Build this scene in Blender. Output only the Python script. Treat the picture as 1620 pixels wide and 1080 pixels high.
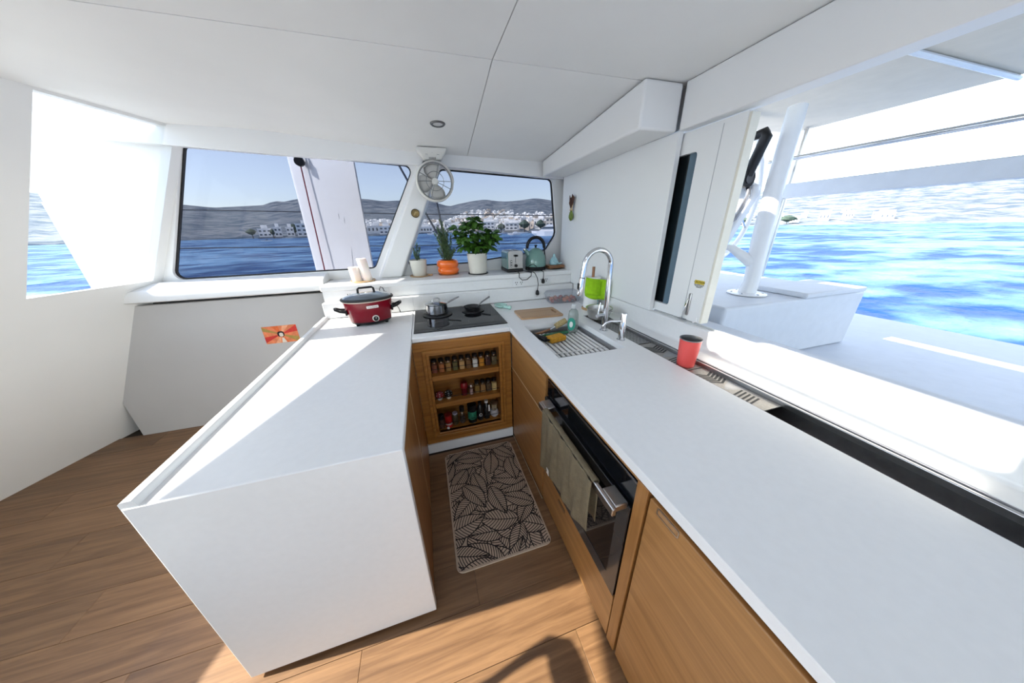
import bpy, bmesh, math, random
from mathutils import Vector, Matrix
rnd = random.Random(7)
S = bpy.context.scene
C = S.collection
for o in list(bpy.data.objects):
    bpy.data.objects.remove(o)

# ------------------------------------------------------------------ camera
cam = bpy.data.cameras.new('camera')
cam.sensor_fit = 'HORIZONTAL'; cam.sensor_width = 36.0
cam.lens = 443.27 / 1620 * 36.0
cam.clip_start = 0.03; cam.clip_end = 6000
cam_o = bpy.data.objects.new('camera', cam); C.objects.link(cam_o)
RX = Vector((0.956518, -0.291010, -0.019676)); UP = Vector((0.127310, 0.355858, 0.925828)); FW = Vector((0.262423, 0.888076, -0.377433))
m = Matrix((RX, UP, -FW)).transposed().to_4x4()
m.translation = Vector((0, 0, 1.53))
cam_o.matrix_world = m
S.camera = cam_o

# ------------------------------------------------------------------ sky, sun, exposure
SUN_D = Vector((1.0, -0.065, -0.77)).normalized()
w = bpy.data.worlds.new('sky'); S.world = w; w.use_nodes = True
nt = w.node_tree; nt.nodes.clear()
wo = nt.nodes.new('ShaderNodeOutputWorld'); bg = nt.nodes.new('ShaderNodeBackground')
sky = nt.nodes.new('ShaderNodeTexSky'); sky.sky_type = 'NISHITA'; sky.sun_disc = False
sky.sun_elevation = math.asin(-SUN_D.z); sky.sun_rotation = math.atan2(-SUN_D.x, -SUN_D.y)
sky.altitude = 0; sky.air_density = 1.0; sky.dust_density = 0.35; sky.ozone_density = 2.0
hs_ = nt.nodes.new('ShaderNodeHueSaturation'); hs_.inputs['Saturation'].default_value = 0.58
nt.links.new(sky.outputs[0], hs_.inputs['Color']); nt.links.new(hs_.outputs[0], bg.inputs[0]); bg.inputs[1].default_value = 0.25
nt.links.new(bg.outputs[0], wo.inputs[0])
sl = bpy.data.lights.new('sun', 'SUN'); sl.energy = 6.8; sl.angle = math.radians(0.6); sl.color = (1.0, 0.935, 0.82)
so = bpy.data.objects.new('sun', sl); C.objects.link(so); so.location = (-20, 2, 16)
so.rotation_euler = SUN_D.to_track_quat('-Z', 'Y').to_euler()
S.view_settings.view_transform = 'Standard'; S.view_settings.look = 'None'
S.view_settings.gamma = 1.0; S.view_settings.use_curve_mapping = False
S.view_settings.exposure = 1.30

# ------------------------------------------------------------------ materials
def srgb(r, g, b):
    f = lambda c: (c/255/12.92) if c/255 <= 0.04045 else ((c/255+0.055)/1.055)**2.4
    return (f(r), f(g), f(b), 1)
MATS = {}
def mat(name, col, rough=0.5, metal=0.0, var=0.05, scale=9.0, bump=0.0, bscale=60.0, coat=0.0, spec=0.5, sub=0.0):
    if name in MATS: return MATS[name]
    M = bpy.data.materials.new(name); M.use_nodes = True; MATS[name] = M
    n = M.node_tree; p = n.nodes['Principled BSDF']
    tc = n.nodes.new('ShaderNodeTexCoord'); nz = n.nodes.new('ShaderNodeTexNoise')
    nz.inputs['Scale'].default_value = scale; nz.inputs['Detail'].default_value = 4
    n.links.new(tc.outputs['Object'], nz.inputs['Vector'])
    cr = n.nodes.new('ShaderNodeValToRGB')
    c0 = [max(0, c*(1-var)) for c in col[:3]] + [1]; c1 = [min(1, c*(1+var)) for c in col[:3]] + [1]
    cr.color_ramp.elements[0].color = c0; cr.color_ramp.elements[1].color = c1
    cr.color_ramp.elements[0].position = 0.3; cr.color_ramp.elements[1].position = 0.7
    n.links.new(nz.outputs['Fac'], cr.inputs[0]); n.links.new(cr.outputs[0], p.inputs['Base Color'])
    p.inputs['Roughness'].default_value = rough; p.inputs['Metallic'].default_value = metal
    p.inputs['Coat Weight'].default_value = coat; p.inputs['Specular IOR Level'].default_value = spec
    if sub: p.inputs['Subsurface Weight'].default_value = sub
    if bump:
        nb = n.nodes.new('ShaderNodeTexNoise'); nb.inputs['Scale'].default_value = bscale; nb.inputs['Detail'].default_value = 5
        bp = n.nodes.new('ShaderNodeBump'); bp.inputs['Strength'].default_value = bump; bp.inputs['Distance'].default_value = 0.01
        n.links.new(tc.outputs['Object'], nb.inputs['Vector']); n.links.new(nb.outputs['Fac'], bp.inputs['Height']); n.links.new(bp.outputs[0], p.inputs['Normal'])
    return M
def wood(name, ca, cb, axis, rough=0.4, along=1.6, across=55.0, per_object=True, coat=0.1):
    """grain running along the given axis, in world position so copies differ"""
    if name in MATS: return MATS[name]
    M = bpy.data.materials.new(name); M.use_nodes = True; MATS[name] = M
    n = M.node_tree; p = n.nodes['Principled BSDF']
    ge = n.nodes.new('ShaderNodeNewGeometry'); oi = n.nodes.new('ShaderNodeObjectInfo')
    mp = n.nodes.new('ShaderNodeMapping'); sc = [across]*3; sc['xyz'.index(axis)] = along
    mp.inputs['Scale'].default_value = sc
    ad = n.nodes.new('ShaderNodeVectorMath'); ad.operation = 'ADD'
    ml = n.nodes.new('ShaderNodeMath'); ml.operation = 'MULTIPLY'; ml.inputs[1].default_value = 17.0 if per_object else 0.0
    n.links.new(oi.outputs['Random'], ml.inputs[0]); n.links.new(ge.outputs['Position'], ad.inputs[0]); n.links.new(ml.outputs[0], ad.inputs[1])
    n.links.new(ad.outputs[0], mp.inputs['Vector'])
    nz = n.nodes.new('ShaderNodeTexNoise'); nz.inputs['Scale'].default_value = 1.0; nz.inputs['Detail'].default_value = 6; nz.inputs['Roughness'].default_value = 0.65; nz.inputs['Distortion'].default_value = 0.6
    n.links.new(mp.outputs[0], nz.inputs['Vector'])
    cr = n.nodes.new('ShaderNodeValToRGB'); cr.color_ramp.elements[0].color = ca; cr.color_ramp.elements[1].color = cb
    cr.color_ramp.elements[0].position = 0.32; cr.color_ramp.elements[1].position = 0.68
    n.links.new(nz.outputs['Fac'], cr.inputs[0])
    hs = n.nodes.new('ShaderNodeHueSaturation')
    mv = n.nodes.new('ShaderNodeMapRange'); mv.inputs['To Min'].default_value = 0.86 if per_object else 1; mv.inputs['To Max'].default_value = 1.1 if per_object else 1
    n.links.new(oi.outputs['Random'], mv.inputs['Value']); n.links.new(mv.outputs[0], hs.inputs['Value'])
    n.links.new(cr.outputs[0], hs.inputs['Color']); n.links.new(hs.outputs[0], p.inputs['Base Color'])
    bp = n.nodes.new('ShaderNodeBump'); bp.inputs['Strength'].default_value = 0.12; bp.inputs['Distance'].default_value = 0.004
    n.links.new(nz.outputs['Fac'], bp.inputs['Height']); n.links.new(bp.outputs[0], p.inputs['Normal'])
    p.inputs['Roughness'].default_value = rough; p.inputs['Coat Weight'].default_value = coat
    return M
def glassy(name, tint, gloss=0.08, rough=0.0, clear=1.0, body=None):
    """clear sheet: straight-through tint plus a little mirror (and optional milky body)"""
    if name in MATS: return MATS[name]
    M = bpy.data.materials.new(name); M.use_nodes = True; MATS[name] = M
    n = M.node_tree; n.nodes.clear(); out = n.nodes.new('ShaderNodeOutputMaterial')
    tr = n.nodes.new('ShaderNodeBsdfTransparent'); tr.inputs[0].default_value = tint
    gl = n.nodes.new('ShaderNodeBsdfGlossy'); gl.inputs['Roughness'].default_value = rough
    tc = n.nodes.new('ShaderNodeTexCoord'); nz = n.nodes.new('ShaderNodeTexNoise'); nz.inputs['Scale'].default_value = 3.0
    n.links.new(tc.outputs['Object'], nz.inputs['Vector'])
    mr = n.nodes.new('ShaderNodeMapRange'); mr.inputs['To Min'].default_value = gloss*0.9; mr.inputs['To Max'].default_value = gloss*1.1
    n.links.new(nz.outputs['Fac'], mr.inputs['Value'])
    mx = n.nodes.new('ShaderNodeMixShader'); n.links.new(mr.outputs[0], mx.inputs[0]); n.links.new(tr.outputs[0], mx.inputs[1]); n.links.new(gl.outputs[0], mx.inputs[2])
    last = mx
    if body:
        df = n.nodes.new('ShaderNodeBsdfDiffuse'); df.inputs[0].default_value = body
        m2 = n.nodes.new('ShaderNodeMixShader'); m2.inputs[0].default_value = 1-clear
        n.links.new(mx.outputs[0], m2.inputs[1]); n.links.new(df.outputs[0], m2.inputs[2]); last = m2
    n.links.new(last.outputs[0], out.inputs[0])
    return M

WHITE = mat('white_gelcoat', (0.80, 0.80, 0.79, 1), 0.42, var=0.012, scale=3)
CEIL = mat('ceiling_vinyl', (0.80, 0.80, 0.79, 1), 0.6, var=0.015, scale=4, bump=0.03, bscale=400)
STONE = mat('solid_surface', (0.80, 0.805, 0.80, 1), 0.33, var=0.015, scale=40)
PANELW = mat('white_lacquer', (0.80, 0.81, 0.81, 1), 0.3, var=0.01, scale=2)
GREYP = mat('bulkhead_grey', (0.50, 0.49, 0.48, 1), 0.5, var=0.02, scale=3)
BLACK = mat('black_plastic', (0.009, 0.009, 0.010, 1), 0.35, var=0.2, spec=0.3)
RUBBER = mat('black_rubber', (0.01, 0.01, 0.011, 1), 0.6, var=0.2)
CHROME = mat('chrome', (0.66, 0.67, 0.69, 1), 0.07, 1.0, var=0.02)
STEEL = mat('brushed_steel', (0.52, 0.515, 0.51, 1), 0.28, 1.0, var=0.06, scale=30)
DSTEEL = mat('dark_steel', (0.30, 0.30, 0.31, 1), 0.38, 1.0, var=0.1, scale=40)
OFFWH = mat('offwhite_plastic', (0.66, 0.65, 0.61, 1), 0.45, var=0.02)
OAKX = wood('oak_grain_x', (0.235, 0.086, 0.011, 1), (0.44, 0.185, 0.032, 1), 'x', per_object=False)
OAKY = wood('oak_grain_y', (0.30, 0.135, 0.038, 1), (0.45, 0.220, 0.070, 1), 'y', per_object=True, across=48)
OAKZ = wood('oak_grain_z', (0.24, 0.100, 0.024, 1), (0.40, 0.185, 0.052, 1), 'z', per_object=True)
PLANK = wood('floor_plank', (0.135, 0.066, 0.028, 1), (0.27, 0.145, 0.066, 1), 'x', rough=0.45, along=2.2, across=38)

# ------------------------------------------------------------------ mesh helpers
class MB:
    def __init__(s): s.v = []; s.f = []; s.mi = []
    def add(s, vs, fs, mi=0):
        k = len(s.v); s.v += [tuple(p) for p in vs]; s.f += [tuple(i+k for i in q) for q in fs]; s.mi += [mi]*len(fs); return s
    def box(s, x0, x1, y0, y1, z0, z1, mi=0):
        vs = [(x, y, z) for x in (x0, x1) for y in (y0, y1) for z in (z0, z1)]
        return s.add(vs, [(0,1,3,2),(4,6,7,5),(0,4,5,1),(2,3,7,6),(0,2,6,4),(1,5,7,3)], mi)
    def obox(s, mtx, hx, hy, hz, mi=0):
        vs = [mtx @ Vector((x, y, z)) for x in (-hx, hx) for y in (-hy, hy) for z in (-hz, hz)]
        return s.add(vs, [(0,1,3,2),(4,6,7,5),(0,4,5,1),(2,3,7,6),(0,2,6,4),(1,5,7,3)], mi)
    def lathe(s, prof, seg=24, c=(0,0,0), mi=0, sx=1.0, sy=1.0, fn=None):
        """profile of (r, z); r==0 ends close the surface"""
        vs, fs, rows = [], [], []
        for r, z in prof:
            if r < 1e-6: rows.append([len(vs)]); vs.append((c[0], c[1], c[2]+z)); continue
            row = []
            for i in range(seg):
                a = 2*math.pi*i/seg; rr = r*(fn(a, z) if fn else 1)
                row.append(len(vs)); vs.append((c[0]+rr*math.cos(a)*sx, c[1]+rr*math.sin(a)*sy, c[2]+z))
            rows.append(row)
        for A, B in zip(rows, rows[1:]):
            for i in range(seg):
                j = (i+1) % seg
                if len(A) == 1 and len(B) == 1: continue
                if len(A) == 1: fs.append((A[0], B[j], B[i]))
                elif len(B) == 1: fs.append((A[i], A[j], B[0]))
                else: fs.append((A[i], A[j], B[j], B[i]))
        return s.add(vs, fs, mi)
    def tube(s, pts, r, seg=10, closed=False, mi=0, cap=True):
        pts = [Vector(p) for p in pts]; n = len(pts)
        rs = r if isinstance(r, (list, tuple)) else [r]*n
        tang = []
        for i in range(n):
            a = pts[(i-1) % n] if (closed or i) else pts[i]; b = pts[(i+1) % n] if (closed or i < n-1) else pts[i]
            tang.append((b-a).normalized())
        ref = Vector((0, 0, 1)) if abs(tang[0].z) < 0.9 else Vector((0, 1, 0))
        nrm = (ref - tang[0]*ref.dot(tang[0])).normalized()
        vs = []
        for i in range(n):
            nrm = (nrm - tang[i]*nrm.dot(tang[i])).normalized(); bi = tang[i].cross(nrm)
            for k in range(seg):
                a = 2*math.pi*k/seg; vs.append(pts[i] + (nrm*math.cos(a) + bi*math.sin(a))*rs[i])
        fs = []
        for i in range(n if closed else n-1):
            j = (i+1) % n
            for k in range(seg):
                l = (k+1) % seg; fs.append((i*seg+k, i*seg+l, j*seg+l, j*seg+k))
        if cap and not closed:
            fs.append(tuple(range(seg-1, -1, -1))); fs.append(tuple((n-1)*seg+k for k in range(seg)))
        return s.add(vs, fs, mi)
    def prism(s, poly, axis, a, b, mi=0):
        """polygon in the two other axes, extruded along axis from a to b"""
        n = len(poly)
        def P(u, v, t): return (t, u, v) if axis == 'x' else (u, t, v) if axis == 'y' else (u, v, t)
        vs = [P(u, v, a) for u, v in poly] + [P(u, v, b) for u, v in poly]
        fs = [tuple(range(n)), tuple(range(2*n-1, n-1, -1))] + [(i, i+n, (i+1) % n+n, (i+1) % n) for i in range(n)]
        return s.add(vs, fs, mi)
    def ring(s, outer, inner, fmap, depth, mi=0):
        """plate with a hole: two loops of equal length in uv, fmap(u,v,d)->xyz"""
        n = len(outer)
        vs = [fmap(u, v, 0) for u, v in outer] + [fmap(u, v, 0) for u, v in inner] + [fmap(u, v, depth) for u, v in outer] + [fmap(u, v, depth) for u, v in inner]
        fs = []
        for i in range(n):
            j = (i+1) % n
            fs += [(i, j, n+j, n+i), (2*n+i, 3*n+i, 3*n+j, 2*n+j), (n+i, n+j, 3*n+j, 3*n+i), (i, 2*n+i, 2*n+j, j)]
        return s.add(vs, fs, mi)
    def build(s, name, mats, parent=None, smooth=True, bevel=0.0, angle=40, bseg=2, solid=0.0, sub=0):
        me = bpy.data.meshes.new(name); me.from_pydata(s.v, [], s.f)
        if not isinstance(mats, (list, tuple)): mats = [mats]
        for q in mats: me.materials.append(q)
        for p, k in zip(me.polygons, s.mi): p.material_index = k
        bm = bmesh.new(); bm.from_mesh(me); bmesh.ops.remove_doubles(bm, verts=bm.verts, dist=1e-6)
        bmesh.ops.recalc_face_normals(bm, faces=bm.faces); bm.to_mesh(me); bm.free()
        if smooth:
            for p in me.polygons: p.use_smooth = True
            me.set_sharp_from_angle(angle=math.radians(angle))
        o = bpy.data.objects.new(name, me); C.objects.link(o)
        if parent: o.parent = parent
        if solid:
            q = o.modifiers.new('solid', 'SOLIDIFY'); q.thickness = solid; q.offset = 0
        if bevel:
            q = o.modifiers.new('bevel', 'BEVEL'); q.width = bevel; q.segments = bseg; q.limit_method = 'ANGLE'; q.angle_limit = math.radians(35)
        if sub:
            q = o.modifiers.new('sub', 'SUBSURF'); q.levels = sub; q.render_levels = sub
        return o
def tag(o, label, cat, group=None):
    o['label'] = label; o['category'] = cat
    if group: o['group'] = group
    return o
def thing(name, label, cat, loc=(0,0,0), rz=0.0, group=None):
    o = bpy.data.objects.new(name, None); o.empty_display_size = 0.05; C.objects.link(o)
    o.location = loc; o.rotation_euler = (0, 0, rz)
    return tag(o, label, cat, group)
def struct(o, label=None):
    o['kind'] = 'structure'
    if label: o['label'] = label
    return o
def box(name, d, m_, parent=None, bevel=0.0, **k):
    return MB().box(*d).build(name, m_, parent, bevel=bevel, **k)
def root(name):
    o = bpy.data.objects.new(name, None); o.empty_display_size = 0.05; C.objects.link(o); return struct(o)
def rr(pts, rad, n=5):
    """round the corners of a polygon -> loop with n points per corner"""
    out = []; k = len(pts)
    if not isinstance(rad, (list, tuple)): rad = [rad]*k
    for i in range(k):
        p = Vector(pts[i]); a = (Vector(pts[i-1])-p); b = (Vector(pts[(i+1) % k])-p)
        an, bn = a.normalized(), b.normalized(); th = an.angle(bn); d = rad[i]/math.tan(th/2)
        d = min(d, a.length*0.49, b.length*0.49); r = d*math.tan(th/2)
        cdir = (an+bn).normalized(); c = p + cdir*(r/math.sin(th/2))
        s0 = p+an*d-c; s1 = p+bn*d-c; a0 = math.atan2(s0.y, s0.x); a1 = math.atan2(s1.y, s1.x)
        da = (a1-a0+math.pi) % (2*math.pi)-math.pi
        for q in range(n): t = a0+da*q/(n-1); out.append((c.x+r*math.cos(t), c.y+r*math.sin(t)))
    return out
def rep(pts, n=5):
    return [p for p in pts for _ in range(n)]
def arc(c, r, a0, a1, n, plane='xz'):
    o = []
    for i in range(n):
        a = math.radians(a0+(a1-a0)*i/(n-1)); u, v = r*math.cos(a), r*math.sin(a)
        o.append((c[0]+u, c[1], c[2]+v) if plane == 'xz' else (c[0], c[1]+u, c[2]+v) if plane == 'yz' else (c[0]+u, c[1]+v, c[2]))
    return o
def text(name, s_, size, mtx, m_, parent=None, ext=0.0004, sx=1.0):
    cu = bpy.data.curves.new(name, 'FONT'); cu.body = s_; cu.size = size; cu.align_x = 'CENTER'; cu.align_y = 'CENTER'; cu.extrude = ext
    cu.resolution_u = 3
    t = bpy.data.objects.new(name, cu); me = bpy.data.meshes.new_from_object(t); bpy.data.objects.remove(t)
    for v in me.vertices: v.co.x *= sx
    me.materials.clear(); me.materials.append(m_)
    me.transform(mtx); o = bpy.data.objects.new(name, me); C.objects.link(o)
    if parent: o.parent = parent
    return o

# ------------------------------------------------------------------ floor
fl = struct(box('floor', (-2.9, 1.45, -2.6, 2.85, -0.06, -0.008), mat('subfloor', (0.03, 0.018, 0.01, 1), 0.8)))
pw, pl = 0.195, 1.30
row = 0; y = -1.62
while y < 2.64:
    x = -3.0 + (row*0.47) % pl - pl
    while x < 0.56:
        a, b = max(x, -2.85), min(x+pl, 0.56 if y < 1.6 else -0.79)
        if b-a > 0.05:
            q = MB().box(a+0.0006, b-0.0006, y+0.0006, y+pw-0.0006, -0.010, 0.0).build('plank', PLANK, fl, bevel=0.0007, bseg=1)
        x += pl
    y += pw; row += 1

# ------------------------------------------------------------------ ceiling
def zc(x, y):
    if y <= 1.46: return 2.17
    tab = [(-3.0, 2.185), (-0.97, 2.178), (0.0, 2.090), (0.41, 2.080), (1.14, 2.062), (1.5, 2.055)]
    for (xa, za), (xb, zb) in zip(tab, tab[1:]):
        if x <= xb:
            zf = za+(zb-za)*max(0, (x-xa))/(xb-xa); break
    else: zf = 2.055
    return 2.17+(zf-2.17)*(y-1.46)/(2.70-1.46)
ce = root('ceiling')
HX0, HX1, HY0, HY1 = -0.392, 0.12, 0.25, 1.085
def ceil_panel(xa, xb, ya, yb, slant=(0, 0)):
    b = MB(); nx, ny = 10, 4; vs = []
    for j in range(ny+1):
        t = j/ny; yy = ya+(yb-ya)*t
        for i in range(nx+1):
            xx = xa+slant[0]*t+(xb+slant[1]*t-xa-slant[0]*t)*i/nx; vs.append((xx, yy, zc(xx, yy)))
    k = len(vs); vs += [(p[0], p[1], p[2]+0.02) for p in vs]; fs = []
    for j in range(ny):
        for i in range(nx):
            a = j*(nx+1)+i; fs += [(a, a+1, a+nx+2, a+nx+1), (k+a, k+a+nx+1, k+a+nx+2, k+a+1)]
    for i in range(nx):
        fs += [(i, k+i, k+i+1, i+1), (ny*(nx+1)+i, ny*(nx+1)+i+1, k+ny*(nx+1)+i+1, k+ny*(nx+1)+i)]
    for j in range(ny):
        a, c = j*(nx+1), (j+1)*(nx+1); fs += [(a, c, k+c, k+a), (a+nx, k+a+nx, k+c+nx, c+nx)]
    b.add(vs, fs); return b
g = 0.002
ceil_panel(-1.905, 0.373-g, 1.46+g, 2.72, (0.455, 0.075)).build('panel', CEIL, ce, bevel=0.0)
ceil_panel(0.373+g, 1.42, 1.46+g, 2.72, (0.075, 0)).build('panel', CEIL, ce)
ceil_panel(0.373+g, 1.42, -0.6, 1.46-g).build('panel', CEIL, ce)
p3 = MB()
p3.prism([(-2.648, -0.6), (HX0-0.03, -0.6), (HX0-0.03, 1.46-g), (-1.905, 1.46-g)], 'z', 2.17, 2.19)
for d in ((HX1+0.03, 0.373-g, -0.6, 1.46-g), (HX0-0.03, HX1+0.03, -0.6, HY0-0.03), (HX0-0.03, HX1+0.03, HY1+0.03, 1.46-g)):
    p3.box(*d, 2.17, 2.19)
p3.build('panel', CEIL, ce)
MB().prism([(-3.063, -1.75), (1.42, -1.75), (1.42, -0.6-2*g), (-2.648, -0.6-2*g)], 'z', 2.17, 2.19).build('panel', CEIL, ce)
back = MB()
back.prism([(-3.04, -1.75), (HX0-0.03, -1.75), (HX0-0.03, 3.0), (-1.33, 3.0)], 'z', 2.21, 2.25)
for d in ((HX1+0.03, 1.6, -1.75, 3.0), (HX0-0.03, HX1+0.03, -1.75, HY0-0.03), (HX0-0.03, HX1+0.03, HY1+0.03, 3.0)):
    back.box(*d, 2.21, 2.25)
back.build('deckhead', WHITE, ce)
o4 = [(HX0-0.03, HY0-0.03), (HX1+0.03, HY0-0.03), (HX1+0.03, HY1+0.03), (HX0-0.03, HY1+0.03)]
i4 = [(HX0, HY0), (HX1, HY0), (HX1, HY1), (HX0, HY1)]
MB().ring(rep(o4, 6), rr(i4, 0.05, 6), lambda u, v, d: (u, v, 2.165+d), 0.09).build('hatch_frame', WHITE, ce)

# ------------------------------------------------------------------ front wall with two raked windows
SILLZ = 1.14
wf = root('wall_front')
W1 = [(-1.85, 1.206), (-0.425, 1.212), (0.020, 2.020), (-1.47, 2.098)]
W2 = [(-0.175, 1.212), (0.40, 1.212), (1.215, 1.295), (1.325, 1.455), (1.262, 1.950), (0.225, 2.003)]
MY = lambda u, v, d: (u, 2.80+d, v)
MB().ring(rep([(-2.3, 1.10), (-0.30, 1.10), (0.125, 2.25), (-2.3, 2.25)], 6), rr(W1, [0.05, 0.06, 0.05, 0.05], 6), MY, 0.05).build('surround', WHITE, wf)
MB().ring(rep([(-0.30, 1.10), (0.40, 1.10), (1.50, 1.10), (1.50, 1.455), (1.50, 2.25), (0.125, 2.25)], 6), rr(W2, [0.05, 0.5, 0.08, 0.10, 0.05, 0.05], 6), MY, 0.05).build('surround', WHITE, wf)
# slanted pillar between the windows
pb = MB()
pv = lambda y_, o_: [(-0.388+o_, y_, 1.140), (-0.215+o_*0.2, y_, 1.140), (0.262+o_*0.2, y_, 2.10), (0.112+o_, y_, 2.10)]
F0, F1 = pv(2.70, 0.0), [(-0.425+0.012, 2.81, 1.14), (-0.19, 2.81, 1.14), (0.28, 2.81, 2.10), (0.075, 2.81, 2.10)]
pb.add(F0+F1, [(0,1,2,3), (4,7,6,5), (0,3,7,4), (1,5,6,2), (0,4,5,1), (3,2,6,7)])
pb.build('pillar', WHITE, wf, bevel=0.012, bseg=3)
# top valance under the ceiling
vb = MB(); vs = []
xs = [-2.0, -0.97, 0.0, 0.41, 1.10, 1.33]
low = [2.088, 2.039, 2.003, 1.992, 1.942, 1.930]
for x_, l_ in zip(xs, low): vs += [(x_, 2.70, l_), (x_, 2.70, zc(x_, 2.70)+0.03), (x_, 2.82, l_+0.012), (x_, 2.82, zc(x_, 2.70)+0.03)]
fs = []
for i in range(len(xs)-1):
    a, b_ = i*4, i*4+4; fs += [(a, b_, b_+1, a+1), (a+2, a+3, b_+3, b_+2), (a, a+2, b_+2, b_), (a+1, b_+1, b_+3, a+3)]
fs += [(0,1,3,2), tuple(len(vs)-4+k for k in (0,2,3,1))]
vb.add(vs, fs).build('valance', WHITE, wf, bevel=0.004)
def window(n, loop, radii, label):
    r_ = root('window_%d' % n); r_['label'] = label
    l_ = rr(loop, radii, 6)
    c_ = Vector((sum(p[0] for p in loop)/len(loop), sum(p[1] for p in loop)/len(loop)))
    inn = []
    k = len(l_)
    for i in range(k):
        p = Vector(l_[i]); t = (Vector(l_[(i+1) % k])-Vector(l_[i-1])).normalized(); nn = Vector((-t.y, t.x))
        if nn.dot(c_-p) < 0: nn = -nn
        q = p+nn*0.010; inn.append((q.x, q.y))
    MB().ring(l_, inn, lambda u, v, d: (u, 2.825+d, v), 0.018).build('seal', RUBBER, r_)
    MB().prism(l_, 'y', 2.836, 2.842).build('pane', GLASS, r_, smooth=False)
    return r_
GLASS = glassy('tinted_window', (0.430, 0.442, 0.480, 1), 0.010)
window(1, W1, [0.05, 0.06, 0.05, 0.05], 'large raked window left of the slanted pillar')
window(2, W2, [0.05, 0.5, 0.08, 0.10, 0.05, 0.05], 'raked window between the slanted pillar and the right wall')
box('outer_skin', (-2.95, 1.50, 2.862, 2.89, -0.06, 1.115), WHITE, wf)
# bulkhead below window 1, left of the worktop
wl2 = root('wall_bulkhead')
MB().prism([(2.79, 1.10), (2.79, 1.203), (2.74, 1.200), (2.615, 1.165), (2.600, 1.140), (2.600, 1.090), (2.62, 1.082), (2.70, 1.082), (2.70, 1.10)], 'x', -2.25, -0.800).build('sill_ledge', WHITE, wl2, bevel=0.004)
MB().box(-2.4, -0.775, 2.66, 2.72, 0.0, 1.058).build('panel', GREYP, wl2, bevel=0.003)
MB().box(-2.4, -0.775, 2.76, 2.80, 0.0, 1.14).build('gap_shade_sheet', RUBBER, wl2)  # black sheet, paints the shade in the gap under the ledge

# ------------------------------------------------------------------ left windshield (bow side), raked and angled in plan
def WS(y_, z_, d=0.0):
    return (-1.778+(y_-1.977)*0.361-0.5*(2.05-z_)-d, y_, z_)
ws = root('wall_left')
MW = lambda u, v, d: WS(u, v, d)
def ws_quad(name, y0, y1, z0, z1, m_, t=0.05, par=None):
    vs = [WS(y0, z0), WS(y1, z0), WS(y1, z1), WS(y0, z1)]; vs += [WS(y0, z0, t), WS(y1, z0, t), WS(y1, z1, t), WS(y0, z1, t)]
    return MB().add(vs, [(0,1,2,3), (4,7,6,5), (0,4,5,1), (1,5,6,2), (2,6,7,3), (3,7,4,0)]).build(name, m_, par or ws, smooth=False)
ws_quad('lower_panel', -1.75, 2.80, -0.05, 1.22, WHITE)
ws_quad('header', 0.845, 2.215, 2.05, 2.24, WHITE)
ws_quad('header', 2.215, 2.80, 2.165, 2.24, WHITE)
ws_quad('header', -1.75, 0.845, 2.115, 2.24, WHITE)
ws_quad('mullion', 2.005, 2.215, 1.22, 2.05, WHITE)
ws_quad('corner_post', 2.745, 2.80, 1.22, 2.165, WHITE)
ws_quad('mullion', 0.35-1.35, 0.45-1.35, 1.22, 2.05, WHITE)
CLEAR = glassy('clear_window', (0.93, 0.95, 0.96, 1), 0.02)
w4 = root('window_4'); w4['label'] = 'angled windscreen pane at the far left'
ws_quad('pane', 0.845, 2.005, 1.22, 2.05, CLEAR, 0.006, w4)
ws_quad('pane', -0.90, 0.844, 1.22, 2.115, CLEAR, 0.006, w4)
w5 = root('window_5'); w5['label'] = 'short windscreen pane beside the left corner post'
ws_quad('pane', 2.215, 2.745, 1.22, 2.165, CLEAR, 0.006, w5)

wrr = root('rear_light_block')  # unseen wall pieces, added to cut the light coming from behind
box('bulkhead', (-2.95, -1.45, -1.80, -1.752, -0.05, 2.20), WHITE, wrr)
box('header', (-1.45, 1.48, -1.80, -1.752, 1.98, 2.20), WHITE, wrr)

# ------------------------------------------------------------------ right wall
wr = root('wall_right')
box('panel', (1.33, 1.362, 1.405, 2.70, 1.022, 1.968), PANELW, wr, bevel=0.003)
box('outer_skin', (1.43, 1.48, 1.62, 3.0, 0.0, 2.25), WHITE, wr)
box('header', (1.33, 1.385, -1.75, 1.408, 1.968, 2.168), WHITE, wr, bevel=0.004)
box('outer_header', (1.39, 1.48, -1.75, 1.62, 1.99, 2.25), WHITE, wr)
box('rear_jamb', (1.33, 1.48, -1.75, -0.45, 1.022, 1.967), WHITE, wr, bevel=0.004)
box('lower_skin', (1.428, 1.48, -1.75, 1.62, 0.0, 0.985), WHITE, wr)
MB().prism([(1.2375, 0.9005), (1.2375, 0.908), (1.320, 0.910), (1.329, 0.918), (1.330, 1.020), (1.345, 1.021), (1.42, 1.012), (1.425, 1.006), (1.425, 0.9005)], 'y', -1.70, 2.398).build('upstand', STONE, wr, bevel=0.004)
box('track', (1.366, 1.376, -0.44, 1.40, 1.016, 1.026), mat('track_grey', (0.45, 0.46, 0.46, 1), 0.4), wr)
tr = struct(MB().add([(1.10, 1.421, 1.967), (1.329, 1.421, 1.967), (1.329, 1.421, 2.168), (1.10, 1.421, 2.168), (1.10, 2.66, 1.940), (1.329, 2.66, 1.940), (1.329, 2.66, 2.06), (1.10, 2.66, 2.06)],
     [(0,1,2,3), (4,7,6,5), (0,4,5,1), (1,5,6,2), (2,6,7,3), (3,7,4,0)]).build('trim_1', WHITE, bevel=0.012, bseg=3))
tr['label'] = 'white boxed soffit under the ceiling above the right wall panel'
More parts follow.
